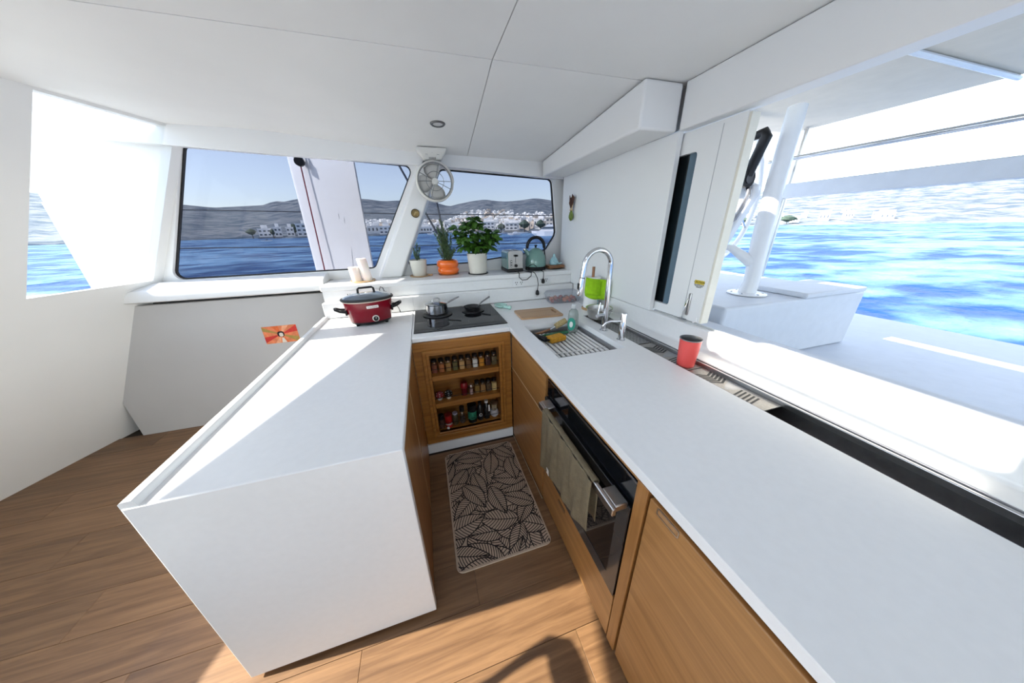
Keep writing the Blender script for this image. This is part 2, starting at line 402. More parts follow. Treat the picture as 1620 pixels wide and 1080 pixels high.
# sliding window leaf
w3 = root('window_3'); w3['label'] = 'white sliding window leaf with a dark pane, half open beside the helm'
MB().ring(rep([(1.085, 1.028), (1.60, 1.028), (1.60, 1.962), (1.085, 1.962)], 6), rr([(1.306, 1.078), (1.59, 1.078), (1.59, 1.862), (1.306, 1.862)], 0.018, 6), lambda u, v, d: (1.370+d, u, v), 0.045).build('frame', PANELW, w3, bevel=0.002)
box('pane', (1.392, 1.398, 1.30, 1.60, 1.07, 1.87), mat('dark_pane', (0.006, 0.010, 0.013, 1), 0.12, var=0.1), w3)
box('pane_sheen', (1.386, 1.391, 1.303, 1.362, 1.074, 1.866), mat('blue_grey_sheen', (0.10, 0.16, 0.21, 1), 0.25, var=0.1), w3)  # blue-grey strip painted for the outside light in the dark glass
box('groove', (1.3685, 1.3705, 1.1890, 1.1920, 1.05, 1.945), mat('groove_grey', (0.45, 0.46, 0.48, 1), 0.5), w3)
box('end_stile', (1.371, 1.420, 1.072, 1.0848, 1.03, 1.955), mat('cream_edge', (0.72, 0.69, 0.60, 1), 0.45), w3, bevel=0.002)
la = MB(); la.box(1.362, 1.3698, 1.157, 1.172, 1.055, 1.178); lt = la.build('latch', STEEL, w3, bevel=0.003)
MB().tube([(1.358, 1.166, 1.15), (1.352, 1.172, 1.10), (1.356, 1.182, 1.032)], [0.004, 0.005, 0.004], 8).build('latch_lever', CHROME, lt)
box('latch_seat', (1.350, 1.372, 1.160, 1.205, 1.0285, 1.0315), DSTEEL, w3)
st = box('caution_sticker', (1.3690, 1.3697, 1.103, 1.160, 1.232, 1.252), mat('caution_yellow', srgb(205, 180, 60), 0.5), w3)
RM = Matrix(((0, 0, -1), (-1, 0, 0), (0, 1, 0))).to_4x4()
def face_left(x_, y_, z_): return Matrix.Translation((x_, y_, z_)) @ RM
text('lettering', 'CAUTION', 0.014, face_left(1.3686, 1.1315, 1.242), BLACK, w3)
text('lettering', 'KEEP HANDS CLEAR\nWHEN CLOSING\nWINDOW', 0.0065, face_left(1.3692, 1.1315, 1.222), BLACK, w3)
MB().tube([(1.364, 1.098, 1.060), (1.362, 1.094, 1.040), (1.362, 1.11, 1.030)], 0.006, 8).build('roller', PANELW, w3)

# ------------------------------------------------------------------ worktop (U-shaped, with waterfall end) and backsplash
wt = thing('worktop', 'white solid-surface U-shaped worktop with a waterfall end panel', 'worktop')
box('peninsula_top', (-0.798, -0.14, 0.752, 2.398, 0.866, 0.900), STONE, wt, bevel=0.003)
box('waterfall_panel', (-0.800, -0.1395, 0.750, 0.785, 0.022, 0.8995), STONE, wt, bevel=0.003)
MB().prism([(-0.802, 0.866), (-0.802, 0.914), (-0.795, 0.919), (-0.775, 0.919), (-0.769, 0.913), (-0.767, 0.900), (-0.767, 0.866)], 'y', 0.753, 2.396).build('raised_lip', STONE, wt)
box('hob_top', (-0.1385, 0.500, 1.735, 2.398, 0.868, 0.900), STONE, wt, bevel=0.004)
sb = MB()
SX0, SX1, SY0, SY1 = 0.600, 1.005, 1.185, 1.725
for d in ((0.5005, SX0, SY0, SY1), (SX1, 1.100, SY0, SY1), (0.5005, 1.100, -1.2, SY0), (0.5005, 1.100, SY1, 1.80), (0.5005, 1.329, 1.80, 2.398), (1.2375, 1.329, -1.2, 1.80)):
    sb.box(*d, 0.866, 0.900)
sb.build('sink_top', STONE, wt, smooth=False)
# round the front edge of the long run
MB().tube([(0.5035, -1.2, 0.8965), (0.5035, 1.735, 0.8965)], 0.0035, 8).build('front_edge', STONE, wt)
bs = thing('backsplash', 'low white backsplash step behind the hob and worktop', 'backsplash')
box('lower_step', (-0.785, 1.329, 2.40, 2.455, 0.902, 1.021), STONE, bs, bevel=0.004)
box('lower_seam', (-0.132, -0.1305, 2.3988, 2.401, 0.904, 1.018), mat('seam_grey', (0.55, 0.56, 0.56, 1), 0.5), bs)
box('lower_seam', (0.5085, 0.510, 2.3988, 2.401, 0.904, 1.018), MATS['seam_grey'], bs)
sh = thing('window_shelf', 'deep white shelf under the windows carrying plants and kettle', 'shelf')
MB().prism([(-0.786, 2.450), (1.329, 2.450), (1.329, 2.798), (-0.799, 2.798)], 'z', 1.1005, 1.140).build('shelf_top', STONE, sh, bevel=0.006, bseg=3)
box('shelf_face', (-0.778, 1.328, 2.456, 2.490, 1.022, 1.100), STONE, sh)

# ------------------------------------------------------------------ base cabinets
pc = thing('peninsula_cabinet', 'oak-fronted cabinet row under the peninsula worktop', 'cabinet')
box('body', (-0.795, -0.166, 0.786, 2.40, 0.02, 0.865), WHITE, pc)
box('plinth', (-0.75, -0.20, 0.80, 2.38, 0.0, 0.02), RUBBER, pc)
for (a, b_, z0, z1) in ((0.790, 1.235, 0.025, 0.855), (1.241, 1.705, 0.025, 0.425), (1.241, 1.705, 0.431, 0.855)):
    d_ = box('door', (-0.1655, -0.1455, a, b_, z0, z1), OAKZ, pc, bevel=0.002)
box('edge_strip', (-0.150, -0.1448, 1.2362, 1.2398, 0.03, 0.85), mat('pale_edge', (0.62, 0.45, 0.26, 1), 0.5), pc)

spc = thing('spice_cabinet', 'oak corner cabinet under the hob with open spice shelves', 'cabinet')
Yf = 1.72
fr = MB()
FX0, FX1, FZ0, FZ1 = -0.051, 0.409, 0.165, 0.775
for d in ((-0.144, FX0, 0.078, 0.866), (FX1, 0.498, 0.078, 0.866), (FX0, FX1, 0.078, FZ0), (FX0, FX1, FZ1, 0.866)):
    fr.box(d[0], d[1], Yf, Yf+0.02, d[2], d[3])
fr.build('face_frame', OAKX, spc, smooth=False)
mo = MB()
outer = [(-0.092, 0.128), (0.450, 0.128), (0.450, 0.812), (-0.092, 0.812)]; inner = [(FX0, FZ0), (FX1, FZ0), (FX1, FZ1), (FX0, FZ1)]
mid = [(-0.070, 0.148), (0.430, 0.148), (0.430, 0.792), (-0.070, 0.792)]
mo.ring(outer, mid, lambda u, v, d: (u, Yf-0.016+d, v), 0.015)
mo.ring(mid, inner, lambda u, v, d: (u, Yf-0.009+d, v), 0.028)
mo.build('moulding', OAKX, spc, smooth=False, bevel=0.003)
box('back_panel', (-0.14, 0.495, 1.880, 1.895, 0.08, 0.865), OAKX, spc)
box('side_panel', (-0.070, FX0, 1.745, 1.879, 0.10, 0.80), OAKZ, spc)
box('side_panel', (FX1, 0.43, 1.745, 1.879, 0.10, 0.80), OAKZ, spc)
box('top_panel', (FX0, FX1, 1.745, 1.879, 0.776, 0.79), OAKX, spc)
SHZ = (0.165, 0.405, 0.619)
for k, z_ in enumerate(SHZ):
    t_ = 0.036 if k else 0.03
    box('shelf', (FX0, FX1, 1.722, 1.879, z_-t_, z_), OAKX, spc, bevel=0.002)
for z_ in (SHZ[0]+0.055, SHZ[1]+0.035, SHZ[2]+0.045):
    MB().tube([(FX0, 1.735, z_), (FX1, 1.735, z_)], 0.0022, 6).build('guard_wire', BLACK, spc)
box('kick_panel', (-0.150, 0.498, 1.712, 1.73, 0.0, 0.076), PANELW, spc)

XR = 0.502
skc = thing('sink_cabinet', 'oak drawer and door unit under the sink, between spice shelves and oven', 'cabinet')
box('body', (XR+0.02, 1.10, 1.12, 1.70, 0.02, 0.66), mat('cabinet_carcass', (0.3, 0.2, 0.11, 1), 0.6), skc)
box('top_rail', (XR+0.004, XR+0.03, 1.115, 1.715, 0.845, 0.864), OAKY, skc)
q = box('drawer', (XR, XR+0.02, 1.122, 1.708, 0.608, 0.842), OAKY, skc, bevel=0.002)
q = box('door', (XR, XR+0.02, 1.122, 1.708, 0.020, 0.602), OAKY, skc, bevel=0.002)
MB().box(XR-0.0015, XR+0.018, 1.125, 1.705, 0.6025, 0.6075).build('gap_strip', MATS['pale_edge'], skc)  # pale strip filling the joint between drawer and door
MB().tube([(XR-0.001, 1.12, 0.0015), (XR-0.001, 1.705, 0.0015)], 0.0022, 6).build('floor_bead', mat('bead', (0.5, 0.42, 0.30, 1), 0.5), skc)

ov = thing('oven', 'built-in black glass oven with a steel bar handle', 'oven')
OY0, OY1 = 0.466, 1.115
box('body', (XR+0.028, 1.08, OY0+0.002, OY1-0.002, 0.27, 0.832), mat('oven_black', (0.008, 0.008, 0.009, 1), 0.3), ov)
box('control_panel', (XR+0.008, XR+0.027, OY0+0.002, OY1-0.002, 0.742, 0.834), mat('oven_glass', (0.005, 0.006, 0.008, 1), 0.06, var=0.1, coat=0.5), ov, bevel=0.002)
dr = box('door', (XR-0.004, XR+0.026, OY0+0.002, OY1-0.002, 0.285, 0.735), MATS['oven_glass'], ov, bevel=0.003)
dfr = MB().ring(rep([(OY0+0.002, 0.285), (OY1-0.002, 0.285), (OY1-0.002, 0.735), (OY0+0.002, 0.735)], 4), rr([(OY0+0.05, 0.345), (OY1-0.05, 0.345), (OY1-0.05, 0.70), (OY0+0.05, 0.70)], 0.01, 4), lambda u, v, d: (XR-0.0055+d, u, v), 0.001).build('frame_print', mat('smoked_grey', (0.05, 0.045, 0.042, 1), 0.12), dr)
hb = MB().box(0.438, 0.452, 0.470, 1.055, 0.722, 0.752).build('handle', STEEL, ov, bevel=0.003)
box('handle_bracket', (0.4525, XR-0.003, 0.478, 0.548, 0.724, 0.750), STEEL, ov, bevel=0.004)
box('handle_bracket', (0.4525, XR-0.003, 0.992, 1.062, 0.724, 0.750), STEEL, ov, bevel=0.004)
box('trim_line', (XR+0.006, XR+0.0075, OY0+0.004, OY1-0.004, 0.8285, 0.832), CHROME, ov)
box('top_rail', (XR+0.012, XR+0.03, OY0, OY1, 0.840, 0.864), OAKY, ov)
sd = box('warming_drawer', (XR, XR+0.02, OY0+0.002, OY1-0.002, 0.020, 0.262), OAKY, ov, bevel=0.002)
lt = box('latch', (XR-0.0035, XR-0.0005, 0.845, 0.915, 0.226, 0.244), mat('bronze_latch', (0.20, 0.12, 0.06, 1), 0.35, 0.6), sd, bevel=0.001)
box('ledge_strip', (XR-0.002, XR+0.02, OY0+0.002, OY1-0.002, 0.264, 0.276), OAKY, ov)

rc = thing('cupboard', 'tall oak-door cupboard at the near end of the right worktop', 'cabinet')
box('body', (XR+0.03, 1.10, -1.0, 0.455, 0.02, 0.86), MATS['cabinet_carcass'], rc)
box('post', (XR-0.002, XR+0.03, 0.421, 0.462, 0.018, 0.862), OAKZ, rc, bevel=0.0015)
box('top_rail', (XR+0.012, XR+0.03, -1.0, 0.42, 0.850, 0.864), OAKY, rc)
d_ = box('door', (XR, XR+0.022, -0.22, 0.413, 0.020, 0.846), OAKY, rc, bevel=0.003)
MB().ring(rr([(0.315, 0.822), (0.385, 0.822), (0.385, 0.8455), (0.315, 0.8455)], 0.006, 4), rr([(0.318, 0.825), (0.382, 0.825), (0.382, 0.8425), (0.318, 0.8425)], 0.004, 4), lambda u, v, d: (XR-0.002+d, u, v), 0.003).build('latch_frame', STEEL, d_)
box('latch_plate', (XR-0.0008, XR+0.001, 0.322, 0.378, 0.828, 0.840), mat('latch_recess', (0.36, 0.19, 0.08, 1), 0.4), d_)
box('door', (XR, XR+0.022, -1.0, -0.226, 0.020, 0.846), OAKY, rc, bevel=0.003)

# ------------------------------------------------------------------ hob and pans
hob = thing('induction_hob', 'black glass induction hob set in the white worktop', 'hob', (0, 0, 0.9))
HG = mat('hob_glass', (0.010, 0.010, 0.012, 1), 0.025, var=0.1, spec=0.10)
box('glass', (-0.126, 0.508, 1.815, 2.372, 0.0005, 0.006), HG, hob, bevel=0.002)
for cx_, cy_, r_ in ((0.045, 2.215, 0.100), (0.325, 2.21, 0.078), (0.06, 1.94, 0.075), (0.34, 1.94, 0.09)):
    MB().tube([(cx_+r_*math.cos(a), cy_+r_*math.sin(a), 0.0058) for a in [2*math.pi*i/40 for i in range(40)]], 0.0008, 4, closed=True).build('zone_ring', mat('zone_grey', (0.10, 0.10, 0.10, 1), 0.5), hob)
HZ = 0.9062
IRON = mat('cast_iron', (0.012, 0.012, 0.013, 1), 0.5, var=0.3, scale=60)
def diffuser(x, y_, r_, label):
    t = thing('diffuser_plate', label, 'plate', (x, y_, HZ))
    MB().lathe([(0, 0), (r_-0.01, 0), (r_, 0.003), (r_, 0.006), (r_-0.006, 0.008), (r_-0.016, 0.0065), (0, 0.0065)], 40).build('disc', IRON, t)
    MB().lathe([(0.02, 0.0066), (0.021, 0.0074), (0.024, 0.0066)], 24).build('centre_ring', IRON, t)
diffuser(0.048, 2.205, 0.112, 'black diffuser disc on the hob under the steel saucepan')
diffuser(0.328, 2.215, 0.090, 'black diffuser disc on the hob under the small frying pan')
sp = thing('saucepan', 'polished steel saucepan with lid on the left of the hob', 'saucepan', (0.046, 2.222, HZ+0.0085), math.radians(25))
PST = mat('pan_steel', (0.50, 0.50, 0.51, 1), 0.14, 1.0, var=0.03, scale=20)
MB().lathe([(0, 0), (0.078, 0), (0.083, 0.004), (0.083, 0.072), (0.086, 0.075), (0.083, 0.076), (0.080, 0.072), (0.080, 0.006), (0, 0.005)], 48).build('pot_body', PST, sp)
ld = MB().lathe([(0.0795, 0.078), (0.087, 0.0775), (0.087, 0.0795), (0.076, 0.083), (0.05, 0.090), (0.02, 0.094), (0, 0.0945)], 48).build('lid', PST, sp)
MB().tube([(-0.032, 0, 0.0915), (-0.030, 0, 0.108), (-0.018, 0, 0.117), (0, 0, 0.1195), (0.018, 0, 0.117), (0.030, 0, 0.108), (0.032, 0, 0.0915)], [0.0045]*7, 10).build('lid_handle', PST, ld)
hd = MB()
for s_ in (-1, 1):
    hd.tube([(0.082, s_*0.010, 0.062), (0.11, s_*0.0085, 0.069), (0.20, s_*0.007, 0.094)], [0.0035, 0.004, 0.004], 8)
hd.tube([(0.20, -0.007, 0.094), (0.207, 0, 0.0965), (0.20, 0.007, 0.094)], 0.004, 8)
hd.build('handle', PST, sp)
fp = thing('frying_pan', 'small black cast frying pan on the right of the hob', 'frying pan', (0.326, 2.22, HZ+0.0085), math.radians(28))
MB().lathe([(0, 0), (0.055, 0), (0.067, 0.027), (0.069, 0.029), (0.066, 0.029), (0.053, 0.004), (0, 0.0035)], 40).build('pan_body', IRON, fp)
MB().tube([(0.062, 0, 0.020), (0.082, 0, 0.034), (0.10, 0, 0.044), (0.185, 0, 0.072)], [0.006, 0.006, 0.0065, 0.0075], 8).build('handle', DSTEEL, fp)
MB().tube([(0.064, -0.008, 0.022), (0.085, 0, 0.040), (0.064, 0.008, 0.022)], 0.003, 6).build('handle_bracket', STEEL, fp)

# ------------------------------------------------------------------ slow cooker
sc_ = thing('slow_cooker', 'dark red oval slow cooker with black handles and glass lid', 'slow cooker', (-0.425, 2.195, 0.9006), math.radians(10))
RED = mat('metallic_red', (0.19, 0.003, 0.012, 1), 0.22, 0.0, var=0.06, coat=0.08, spec=0.35)
k_ = 0.72
MB().lathe([(0.125, 0.018), (0.138, 0.030), (0.158, 0.160), (0.160, 0.168)], 56, sy=k_).build('body', RED, sc_)
MB().lathe([(0, 0.008), (0.118, 0.008), (0.132, 0.016), (0.137, 0.030), (0.125, 0.030), (0, 0.028)], 48, sy=k_).build('base', BLACK, sc_)
for sx_, sy_ in ((-0.095, -0.05), (0.095, -0.05), (-0.095, 0.05), (0.095, 0.05)):
    MB().lathe([(0, 0), (0.010, 0), (0.012, 0.009), (0, 0.009)], 12, c=(sx_, sy_, 0)).build('foot', BLACK, sc_)
MB().lathe([(0.157, 0.168), (0.164, 0.170), (0.164, 0.176), (0.154, 0.177), (0.145, 0.174)], 56, sy=k_).build('crock_rim', mat('cream_crock', (0.62, 0.50, 0.42, 1), 0.35), sc_)
lid = MB().lathe([(0.150, 0.178), (0.170, 0.178), (0.173, 0.184), (0.170, 0.191), (0.158, 0.194), (0.150, 0.190)], 56, sy=k_).build('lid_rim', RUBBER, sc_)
MB().lathe([(0.160, 0.192), (0.14, 0.205), (0.10, 0.217), (0.05, 0.224), (0, 0.225)], 48, sy=k_).build('lid_glass', mat('lid_glass', (0.10, 0.125, 0.155, 1), 0.04, var=0.1, coat=0.9), lid)
MB().tube([(-0.052, -0.01, 0.222), (-0.050, -0.012, 0.250), (-0.040, -0.012, 0.258), (0.040, -0.012, 0.258), (0.050, -0.012, 0.250), (0.052, -0.01, 0.222)], 0.0075, 8).build('lid_handle', BLACK, lid)
for s_ in (-1, 1):
    hh = MB().tube([(s_*0.148, -0.035, 0.105), (s_*0.185, -0.034, 0.112), (s_*0.212, -0.022, 0.126), (s_*0.216, 0, 0.130), (s_*0.212, 0.022, 0.126), (s_*0.185, 0.034, 0.112), (s_*0.148, 0.035, 0.105)], [0.011, 0.008, 0.008, 0.008, 0.008, 0.008, 0.011], 8).build('side_handle', BLACK, sc_)
    box('handle_mount', (min(s_*0.142, s_*0.156), max(s_*0.142, s_*0.156), -0.042, 0.042, 0.080, 0.118), BLACK, hh, bevel=0.005)
ff = lambda x_, y_, z_, t=0: Matrix.Translation((x_, y_, z_)) @ Matrix.Rotation(t, 4, 'Z') @ Matrix(((1,0,0,0),(0,0,-1,0),(0,1,0,0),(0,0,0,1)))
bd = MB().add([ff(0.022, -0.1135, 0.138, 0.10) @ Vector((u, v, d)) for d in (0, -0.006) for u, v in rr([(-0.038, -0.009), (0.038, -0.009), (0.038, 0.009), (-0.038, 0.009)], 0.004, 3)],
    [tuple(range(12)), tuple(range(23, 11, -1))]+[(i, i+12, (i+1) % 12+12, (i+1) % 12) for i in range(12)]).build('badge', mat('badge_silver', (0.80, 0.78, 0.76, 1), 0.3), sc_, smooth=False)
text('badge_lettering', 'crockpot', 0.0165, ff(0.022, -0.1142, 0.138, 0.10), mat('badge_ink', (0.30, 0.10, 0.10, 1), 0.5), bd)
kn = MB().tube([(0.028, -0.102, 0.055), (0.0285, -0.112, 0.054)], 0.022, 24).build('dial_ring', mat('dial_white', (0.75, 0.72, 0.68, 1), 0.35), sc_)
MB().tube([(0.0285, -0.112, 0.054), (0.029, -0.123, 0.053)], [0.0165, 0.015], 20).build('dial_knob', BLACK, kn)
box('dial_mark', (0.0285, 0.0315, -0.1245, -0.1228, 0.056, 0.066), MATS['dial_white'], kn)
cb = tag(MB().tube([(-0.300, 2.312, 1.02), (-0.283, 2.36, 1.00), (-0.262, 2.372, 0.975), (-0.248, 2.378, 0.945), (-0.243, 2.380, 0.922)], [0.0025, 0.0025, 0.0025, 0.0025, 0.0025], 8).build('cooker_cable', BLACK), 'thin black cable end hanging beside the red slow cooker', 'cable')
MB().tube([(-0.243, 2.380, 0.926), (-0.240, 2.381, 0.906)], [0.005, 0.003], 8).build('connector', BLACK, cb)
cpg = thing('cooker_plug', 'black plug with looped cord in the outlet behind the slow cooker', 'plug', (-0.368, 2.455, 1.062))
MB().tube([(0, -0.005, 0), (0, -0.030, 0.0), (0, -0.042, 0.006)], [0.016, 0.016, 0.009], 14).build('plug_body', BLACK, cpg)
MB().tube([(0, -0.040, 0.004), (0.002, -0.055, 0.035), (0.012, -0.055, 0.058), (0.028, -0.05, 0.045), (0.040, -0.06, -0.005), (0.040, -0.09, -0.04), (0.02, -0.12, -0.05)], 0.0032, 8).build('cord', BLACK, cpg)

# ------------------------------------------------------------------ outlets and cords on the shelf face
def outlet(x_, z_, label, wdt=0.115):
    t = thing('wall_outlet', label, 'outlet', (x_, 2.4558, z_), group='white outlets on the shelf face')
    MB().add([(u, d, v) for d in (0, -0.006) for u, v in rr([(-wdt/2, -0.034), (wdt/2, -0.034), (wdt/2, 0.034), (-wdt/2, 0.034)], 0.008, 3)], [tuple(range(12)), tuple(range(23, 11, -1))]+[(i, i+12, (i+1) % 12+12, (i+1) % 12) for i in range(12)]).build('cover_plate', PANELW, t)
    for s_ in (-1, 1):
        for dx, dz in ((-0.006, 0.004), (0.006, 0.004), (0, -0.008)):
            box('slot', (s_*0.024+dx*1.4-0.003, s_*0.024+dx*1.4+0.003, -0.0068, -0.0055, dz*1.4-0.005, dz*1.4+0.005), BLACK, t)
outlet(-0.575, 1.062, 'white double outlet left of the red slow cooker')
outlet(-0.362, 1.062, 'white outlet behind the slow cooker holding a black plug')
outlet(0.802, 1.056, 'empty white double outlet below the toaster')
outlet(1.050, 1.068, 'white outlet below the kettle with a black plug in it')
# ------------------------------------------------------------------ kettle, toaster, bird, candles
MINT = mat('mint_enamel', (0.155, 0.30, 0.265, 1), 0.18, var=0.03, coat=0.6)
kt = thing('kettle', 'mint green dome kettle with black arched handle on the shelf', 'kettle', (1.035, 2.635, SILLZ))
MB().lathe([(0, 0.0), (0.098, 0.0), (0.100, 0.006), (0.100, 0.030), (0.096, 0.034), (0, 0.034)], 40).build('base', BLACK, kt)
MB().lathe([(0.097, 0.035), (0.100, 0.05), (0.098, 0.09), (0.088, 0.135), (0.070, 0.172), (0.045, 0.195), (0.022, 0.203), (0, 0.205)], 44).build('body', MINT, kt)
kn = MB().lathe([(0, 0.204), (0.008, 0.205), (0.007, 0.212), (0.014, 0.222), (0.013, 0.230), (0, 0.233)], 20).build('lid_knob', BLACK, kt)
MB().tube(arc((0.0, 0, 0.212), 0.086, -8, 188, 21), [0.012]+[0.015]*19+[0.012], 10).build('handle', BLACK, kt)
MB().tube([(0.086, 0, 0.20), (0.092, 0, 0.16), (0.103, 0, 0.10), (0.104, 0, 0.04)], [0.008, 0.006, 0.006, 0.006], 8).build('handle_strip', BLACK, kt)
MB().tube([(-0.075, 0, 0.145), (-0.098, 0, 0.178), (-0.116, 0, 0.192)], [0.026, 0.019, 0.014], 14).build('spout', MINT, kt)
MB().tube([(-0.112, 0, 0.188), (-0.122, 0, 0.197)], [0.0155, 0.0145], 14).build('spout_rim', CHROME, kt)
to = thing('toaster', 'mint and steel two-slot toaster left of the kettle', 'toaster', (0.800, 2.545, SILLZ))
tb = MB().prism(rr([(-0.072, 0.030), (0.072, 0.030), (0.072, 0.190), (-0.072, 0.190)], [0.004, 0.004, 0.025, 0.025], 6), 'y', 0.012, 0.225).build('body', MINT, to)
MB().prism(rr([(-0.066, 0.032), (0.074, 0.032), (0.074, 0.192), (-0.066, 0.192)], [0.004, 0.004, 0.022, 0.022], 6), 'y', 0.0, 0.0118).build('front_plate', mat('toaster_steel', (0.36, 0.35, 0.335, 1), 0.32, 0.9, var=0.05, scale=30), to, bevel=0.003)
box('base', (-0.075, 0.078, 0.002, 0.23, 0.0, 0.030), BLACK, to, bevel=0.004)
for x_ in (-0.032, 0.032): box('slot', (x_-0.016, x_+0.016, 0.04, 0.20, 0.1885, 0.1915), BLACK, to)
box('top_plate', (-0.058, 0.060, 0.025, 0.215, 0.1880, 0.1898), STEEL, to)
box('lever_slot', (0.0015, 0.0055, -0.0012, 0.0005, 0.085, 0.150), BLACK, to)
MB().tube([(-0.012, -0.012, 0.148), (0.0035, -0.016, 0.149), (0.020, -0.012, 0.148)], [0.007, 0.009, 0.007], 10).build('lever', BLACK, to)
MB().tube([(0.005, 0.0, 0.060), (0.005, -0.014, 0.060)], 0.014, 18).build('dial', BLACK, to)
box('button_strip', (-0.046, -0.030, -0.003, 0.0, 0.048, 0.108), BLACK, to, bevel=0.001)
for z_ in (0.058, 0.078, 0.098): MB().tube([(-0.038, -0.0028, z_), (-0.038, -0.006, z_)], 0.006, 12).build('button', STEEL, to)
def plug(par, x_, y_, z_, cord, prongs=False):
    """flex and moulded plug hanging from an appliance, coordinates in the room"""
    L = par.location
    cd = MB().tube([Vector(p)-L for p in cord], 0.0035, 8).build('cord', BLACK, par)
    P0 = Vector((x_, y_, z_))-L
    pb_ = MB().tube([P0+Vector(v) for v in ((0, 0, 0.022), (0, -0.002, 0.010), (0, -0.004, -0.012), (0, -0.003, -0.020))], [0.008, 0.015, 0.017, 0.012], 14).build('plug', BLACK, par)
    if prongs:
        for s_ in (-1, 1): MB().tube([P0+Vector((s_*0.006, -0.004, -0.018)), P0+Vector((s_*0.006-0.006, -0.006, -0.036))], 0.0022, 6).build('prong', CHROME, pb_)
plug(kt, 1.030, 2.428, 1.062, [(1.03, 2.426, 1.08), (1.033, 2.424, 1.112), (1.032, 2.426, 1.146), (1.03, 2.458, 1.150), (1.03, 2.56, 1.150)])
plug(to, 0.957, 2.383, 0.968, [(0.957, 2.380, 0.986), (0.965, 2.384, 1.045), (0.963, 2.398, 1.095), (0.949, 2.425, 1.137), (0.937, 2.445, 1.149), (0.90, 2.50, 1.148), (0.868, 2.56, 1.148)], True)
MB().tube([Vector(p)-to.location for p in ((0.815, 2.552, 1.146), (0.805, 2.445, 1.145), (0.80, 2.436, 1.11), (0.83, 2.434, 1.082), (0.875, 2.434, 1.085), (0.915, 2.436, 1.115), (0.922, 2.446, 1.145), (0.885, 2.56, 1.146))], 0.0035, 8).build('cord_loop', BLACK, to)
MB().tube([Vector(p)-kt.location for p in ((0.945, 2.560, 1.147), (0.905, 2.515, 1.165), (0.910, 2.500, 1.19), (0.930, 2.490, 1.205), (0.955, 2.488, 1.212), (0.985, 2.490, 1.19), (1.005, 2.495, 1.168), (1.015, 2.52, 1.148))], 0.0032, 8).build('cord_loop', BLACK, kt)
WBOARD = wood('warm_board', (0.20, 0.085, 0.035, 1), (0.36, 0.17, 0.075, 1), 'x', per_object=True)
dk = thing('dark_tray', 'flat black tray under the wooden boards in the shelf corner', 'tray', (1.232, 2.625, SILLZ))
MB().lathe([(0, 0), (0.060, 0), (0.085, 0.008), (0.083, 0.010), (0.058, 0.004), (0, 0.004)], 32).build('plate', IRON, dk)
for k, (r_, z_, lab) in enumerate(((0.12, 0.0105, 'lower stained wooden board in the stack under the blue bird'), (-0.10, 0.0245, 'upper stained wooden board, directly under the blue bird'))):
    t = thing('wooden_board', lab, 'board', (1.235+0.004*k, 2.625, SILLZ+z_), r_, 'stacked wooden boards')
    MB().prism(rr([(-0.085, -0.062), (0.080, -0.062), (0.080, 0.062), (-0.085, 0.062)], 0.012, 4), 'z', 0, 0.0135).build('slab', WBOARD, t, bevel=0.002)
BLUE = mat('pale_blue_glaze', (0.33, 0.56, 0.62, 1), 0.25, var=0.04, coat=0.4)
bi = thing('bird_figurine', 'pale blue ceramic bird figurine on the wooden boards', 'figurine', (1.215, 2.605, SILLZ+0.0385), math.radians(-12))
MB().lathe([(0, 0), (0.030, 0.001), (0.038, 0.014), (0.037, 0.032), (0.028, 0.056), (0.016, 0.074), (0, 0.080)], 28, sx=1.15, sy=0.85).build('body', BLUE, bi)
MB().tube([(0.0, 0, 0.066), (0.002, 0, 0.090), (-0.002, 0, 0.106)], [0.016, 0.014, 0.004], 12).build('head', BLUE, bi)
MB().tube([(0.025, 0, 0.016), (0.060, 0, 0.012), (0.082, 0, 0.018)], [0.016, 0.010, 0.004], 10).build('tail', BLUE, bi)
MB().tube([(-0.010, -0.028, 0.045), (0.018, -0.034, 0.028), (0.045, -0.026, 0.022)], [0.008, 0.012, 0.003], 8).build('wing', BLUE, bi)
cpl = thing('wooden_saucer', 'round bamboo plate under the two white candles', 'plate', (-0.505, 2.60, SILLZ))
BAMB = wood('bamboo_pale', (0.42, 0.25, 0.11, 1), (0.58, 0.38, 0.19, 1), 'x', per_object=True)
MB().lathe([(0, 0), (0.088, 0), (0.095, 0.006), (0.095, 0.010), (0.090, 0.010), (0.086, 0.006), (0, 0.006)], 40).build('dish', BAMB, cpl)
WAX = mat('white_wax', (0.82, 0.76, 0.72, 1), 0.5, var=0.02, sub=0.2)
def candle(x_, y_, r_, h_, lean, lab):
    t = thing('candle', lab, 'candle', (x_, y_, SILLZ+0.0065)); t.rotation_euler = (0, 0, 0)
    b = MB().lathe([(0, 0), (r_, 0), (r_, h_-0.003), (r_-0.003, h_), (r_-0.012, h_), (r_-0.016, h_-0.004), (0, h_-0.005)], 32)
    b.v = [(x-lean*z, y, z) for x, y, z in b.v]
    b.build('wax', WAX, t)
    MB().tube([(-lean*(h_-0.005), 0, h_-0.006), (-lean*h_+0.001, 0.001, h_+0.004)], 0.0012, 6).build('wick', BLACK, t)
candle(-0.548, 2.600, 0.038, 0.112, 0.10, 'short white pillar candle, left of the pair on the bamboo plate')
candle(-0.468, 2.605, 0.037, 0.175, 0.12, 'tall white pillar candle, right of the pair on the bamboo plate')

